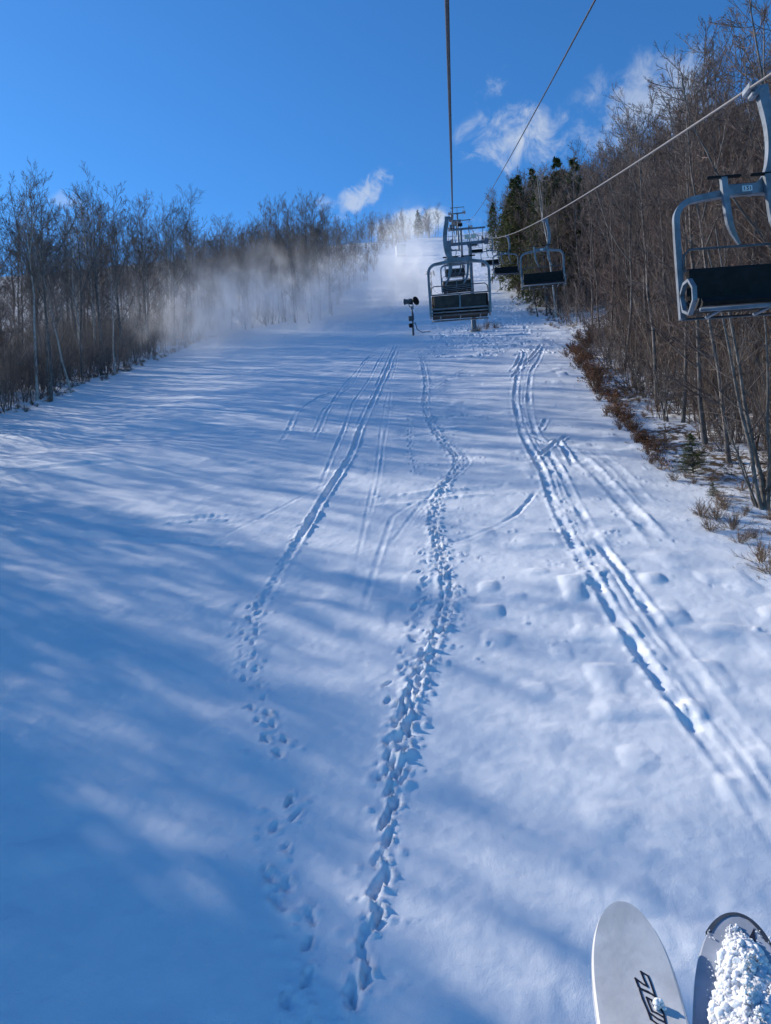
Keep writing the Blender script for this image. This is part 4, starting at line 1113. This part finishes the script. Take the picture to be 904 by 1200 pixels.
def ski(tip_px, tail_px, dt, db, hw, top_mat, label, tip_guard):
    tip = ray(*tip_px) * dt; tail = ray(*tail_px) * db
    ax = tail - tip; ax /= np.linalg.norm(ax)                     # towards the tail
    lat = np.cross(ax, UPV); lat /= np.linalg.norm(lat)
    if lat @ RGT < 0: lat = -lat
    nrm = np.cross(lat, ax); nrm = nrm if nrm[2] > 0 else -nrm
    tip = tip - nrm * .055
    t = empty('ski', tip); tag(t, label, 'ski', 'pair of skis hanging below')
    def width(s): 
        w = hw * math.sqrt(max(0.0, 1 - max(0.0, 1 - s / .17) ** 2.9)) if s < .17 else hw
        return w * (1 - .20 * min(1, max(0, (s - .22) / .6)))
    def rise(s): return .055 * max(0.0, 1 - s / .26) ** 2
    S_ = np.r_[0.0004, .0015, .003, .005, .0075, np.linspace(.01, .34, 67), .4, .55, .75, 1.0, 1.3, 1.6]
    th = .012
    def pt(s, u, up): return ax * s + lat * u + nrm * (rise(s) + up)
    def deck(name, w0, w1, z0, z1, smin, smax, mat):
        b = MB(); ss = S_[(S_ >= smin) & (S_ <= smax)]; v = []
        for s in ss:
            w = width(s)
            for (u, z) in ((-w * w0, z0), (-w * w1, z1), (-w * w1 * .5, z1), (0, z1), (w * w1 * .5, z1), (w * w1, z1), (w * w0, z0)): v.append(pt(s, u, z))
        n = 7; f = []
        for i in range(len(ss) - 1):
            for k in range(n): f.append((i * n + k, i * n + (k + 1) % n, (i + 1) * n + (k + 1) % n, (i + 1) * n + k))
        f.append(tuple(range(n))); f.append(tuple(range((len(ss) - 1) * n, len(ss) * n))[::-1])
        b.add(v, f, False); return b.build(name, mat, t)
    deck('sidewall', 1.0, 1.0, -th, -.003, 0, 2, M['sidewall'])
    deck('top_sheet', .985, .93, -.002, .0015, 0, 2, top_mat)
    if tip_guard:
        b = MB(); v = []; ss = S_[S_ <= .04]
        for s in ss:
            w = width(s); wi = width(max(0, s - .005)) * .95 if s > .005 else 0.0
            for (u, z) in ((-w * 1.02, -.004), (-w * 1.02, .0022), (-wi * .93, .0028), (wi * .93, .0028), (w * 1.02, .0022), (w * 1.02, -.004)): v.append(pt(s, u, z))
        f = []
        for i in range(len(ss) - 1):
            for k in (0, 1, 3, 4): f.append((i * 6 + k, i * 6 + k + 1, i * 6 + 7 + k, i * 6 + 6 + k))
            if ss[i + 1] <= .005: f.append((i * 6 + 2, i * 6 + 3, i * 6 + 9, i * 6 + 8))
        b.add(v, f); b.build('tip_guard', M['tip'], t)
    def on_top(px, py, lift=.003):
        """Where a photograph point meets the top sheet, in the ski's own frame."""
        r = ray(px, py); k = ((tip + nrm * .004) @ nrm) / (r @ nrm)
        p = r * k - tip; s = p @ ax; u = p @ lat
        for _ in range(6):
            k = ((tip + nrm * (rise(max(s, 0)) + .0025)) @ nrm) / (r @ nrm); p = r * k - tip; s = p @ ax; u = p @ lat
        return pt(s, u, lift)
    return t, on_top, pt, (ax, lat, nrm)
s1, top1, pt1, fr1 = ski((728, 1057), (772, 1240), 1.13, .84, .058, M['ski'], 'pale ski with outlined lettering, the left of the pair at the bottom', False)
s2, top2, pt2, fr2 = ski((864, 1071), (868, 1240), 1.12, .84, .058, M['ski2'], 'grey ski heaped with snow, cut by the lower right corner', True)
lt = MB()
for st in ([(275, 170), (380, 235), (420, 330), (480, 510), (550, 680), (620, 810), (640, 925), (690, 1060)], [(275, 170), (320, 285), (372, 395), (300, 355), (190, 272), (238, 398), (270, 425), (385, 475), (490, 550)],
           [(255, 435), (300, 580), (370, 740), (425, 890), (520, 960), (640, 1010)], [(290, 440), (440, 510)], [(360, 560), (400, 665), (440, 765), (520, 800), (600, 850)], [(360, 560), (435, 600), (475, 690)], [(415, 800), (520, 880), (635, 935)]):
    P = np.array([top1(730 + a / 12.914, 1125 + c / 12.914, .0019) for a, c in st])
    for a, c in zip(P[:-1], P[1:]):
        e = c - a; e /= np.linalg.norm(e); w = np.cross(fr1[2], e); w /= np.linalg.norm(w); hw = .0013
        a2, c2 = a - e * hw * .8, c + e * hw * .8
        lt.add([a2 - w * hw, a2 + w * hw, c2 + w * hw, c2 - w * hw, a2 - w * hw + fr1[2] * .0004, a2 + w * hw + fr1[2] * .0004, c2 + w * hw + fr1[2] * .0004, c2 - w * hw + fr1[2] * .0004], [(4, 5, 6, 7), (0, 1, 5, 4), (1, 2, 6, 5), (2, 3, 7, 6), (3, 0, 4, 7)])
lt.build('lettering', M['ink'], s1)
lt = MB(); P = [top2(*p, .0019) for p in ((876, 1105), (884, 1089), (886, 1105))]
lt.add(P + [p + fr2[2] * .0006 for p in P], [(3, 4, 5), (0, 1, 4, 3), (1, 2, 5, 4), (2, 0, 3, 5)]); lt.build('emblem', M['ink'], s2)
# snow lying on the skis
def _ico(sub):
    bm = bmesh.new(); bmesh.ops.create_icosphere(bm, subdivisions=sub, radius=1.0)
    V = np.array([v.co[:] for v in bm.verts]); F = np.array([[v.index for v in f.verts] for f in bm.faces]); bm.free(); return V, F
ICO = {1: _ico(1), 2: _ico(2), 3: _ico(3)}
def lumps(name, spots, parent_loc, label, cat):
    Vs, Fs, n = [], [], 0
    for (c, r) in spots:
        V, F = ICO[1 if r < .0016 else 2 if r < .005 else 3]
        k = 1 + .38 * vnoise(V[:, 0] * 1.6 + V[:, 2] * .9 + c[0] * 900, V[:, 1] * 1.6 + V[:, 2] * .7 + c[1] * 900, 1.0, 60) + .14 * vnoise(V[:, 0] * 5 + V[:, 2] * 3 + c[0] * 700, V[:, 1] * 5 + c[1] * 700, 1.0, 61)
        Vs.append(V * k[:, None] * r + c); Fs.append(F + n); n += len(V)
    me = fast_mesh(name, np.concatenate(Vs), np.concatenate(Fs), M['clump'], True)
    o = link_mesh(name, me); o.location = tuple(parent_loc)
    return tag(o, label, cat)
rg = np.random.default_rng(9); sp = []
loc2 = np.array(s2.location); loc1 = np.array(s1.location)
for _ in range(5200):
    py = 1088 + 150 * rg.random() ** .75
    lo = np.interp(py, [1088, 1100, 1130, 1160, 1190, 1240], [852, 851, 843, 838, 832, 830]); hi = np.interp(py, [1088, 1105, 1130, 1160, 1190, 1240], [864, 880, 900, 918, 926, 930])
    px = rg.uniform(lo, hi); e = min(px - lo, hi - px) / (hi - lo) * 2
    r = rg.choice([.0008, .0012, .0017, .0024, .0034], p=[.32, .3, .2, .12, .06]) * rg.uniform(.8, 1.2) * (1.0 if py > 1102 else .7)
    hgt = (.3 + .7 * rg.random() ** .5) * .021 * (e ** .7) * (1 + .8 * float(vnoise(px, py, 14.0, 63))) * np.clip((py - 1088) / 60, 0.1, 1)
    sp.append((top2(px, py, .003 + r * .5 + hgt), r))
for _ in range(300):
    py = 1098 + 145 * rg.random() ** .75
    lo = np.interp(py, [1088, 1100, 1130, 1160, 1190, 1240], [852, 851, 843, 838, 832, 830]) + 5; hi = np.interp(py, [1088, 1105, 1130, 1160, 1190, 1240], [864, 880, 900, 918, 926, 930]) - 5
    px = rg.uniform(lo, hi); e = min(px - lo, hi - px) / (hi - lo) * 2
    r = rg.uniform(.006, .011) * np.clip((py - 1085) / 40, .45, 1)
    sp.append((top2(px, py, .002 + r * .35 + .010 * e ** .7 * np.clip((py - 1090) / 50, 0, 1)), r))
for _ in range(160):
    px, py = rg.uniform(828, 903), rg.uniform(1092, 1200); r = rg.uniform(.0006, .0018); sp.append((top2(px, py, .003 + r * .4), r))
lumps('snow_clump', sp, loc2, 'crumbly heap of white snow lying on the grey ski', 'snow clump')
sp = [(top1(772 + a, 1180 + c, .004 + h), r) for a, c, h, r in ((0, 0, .003, .0055), (4, 1, .002, .004), (-2, 2, .0, .0035), (7, 3, 0, .003), (1, -2, .004, .0035))]
lumps('snow_clump', sp, loc1, 'single small snow blob stuck on the lettering of the pale ski', 'snow clump')
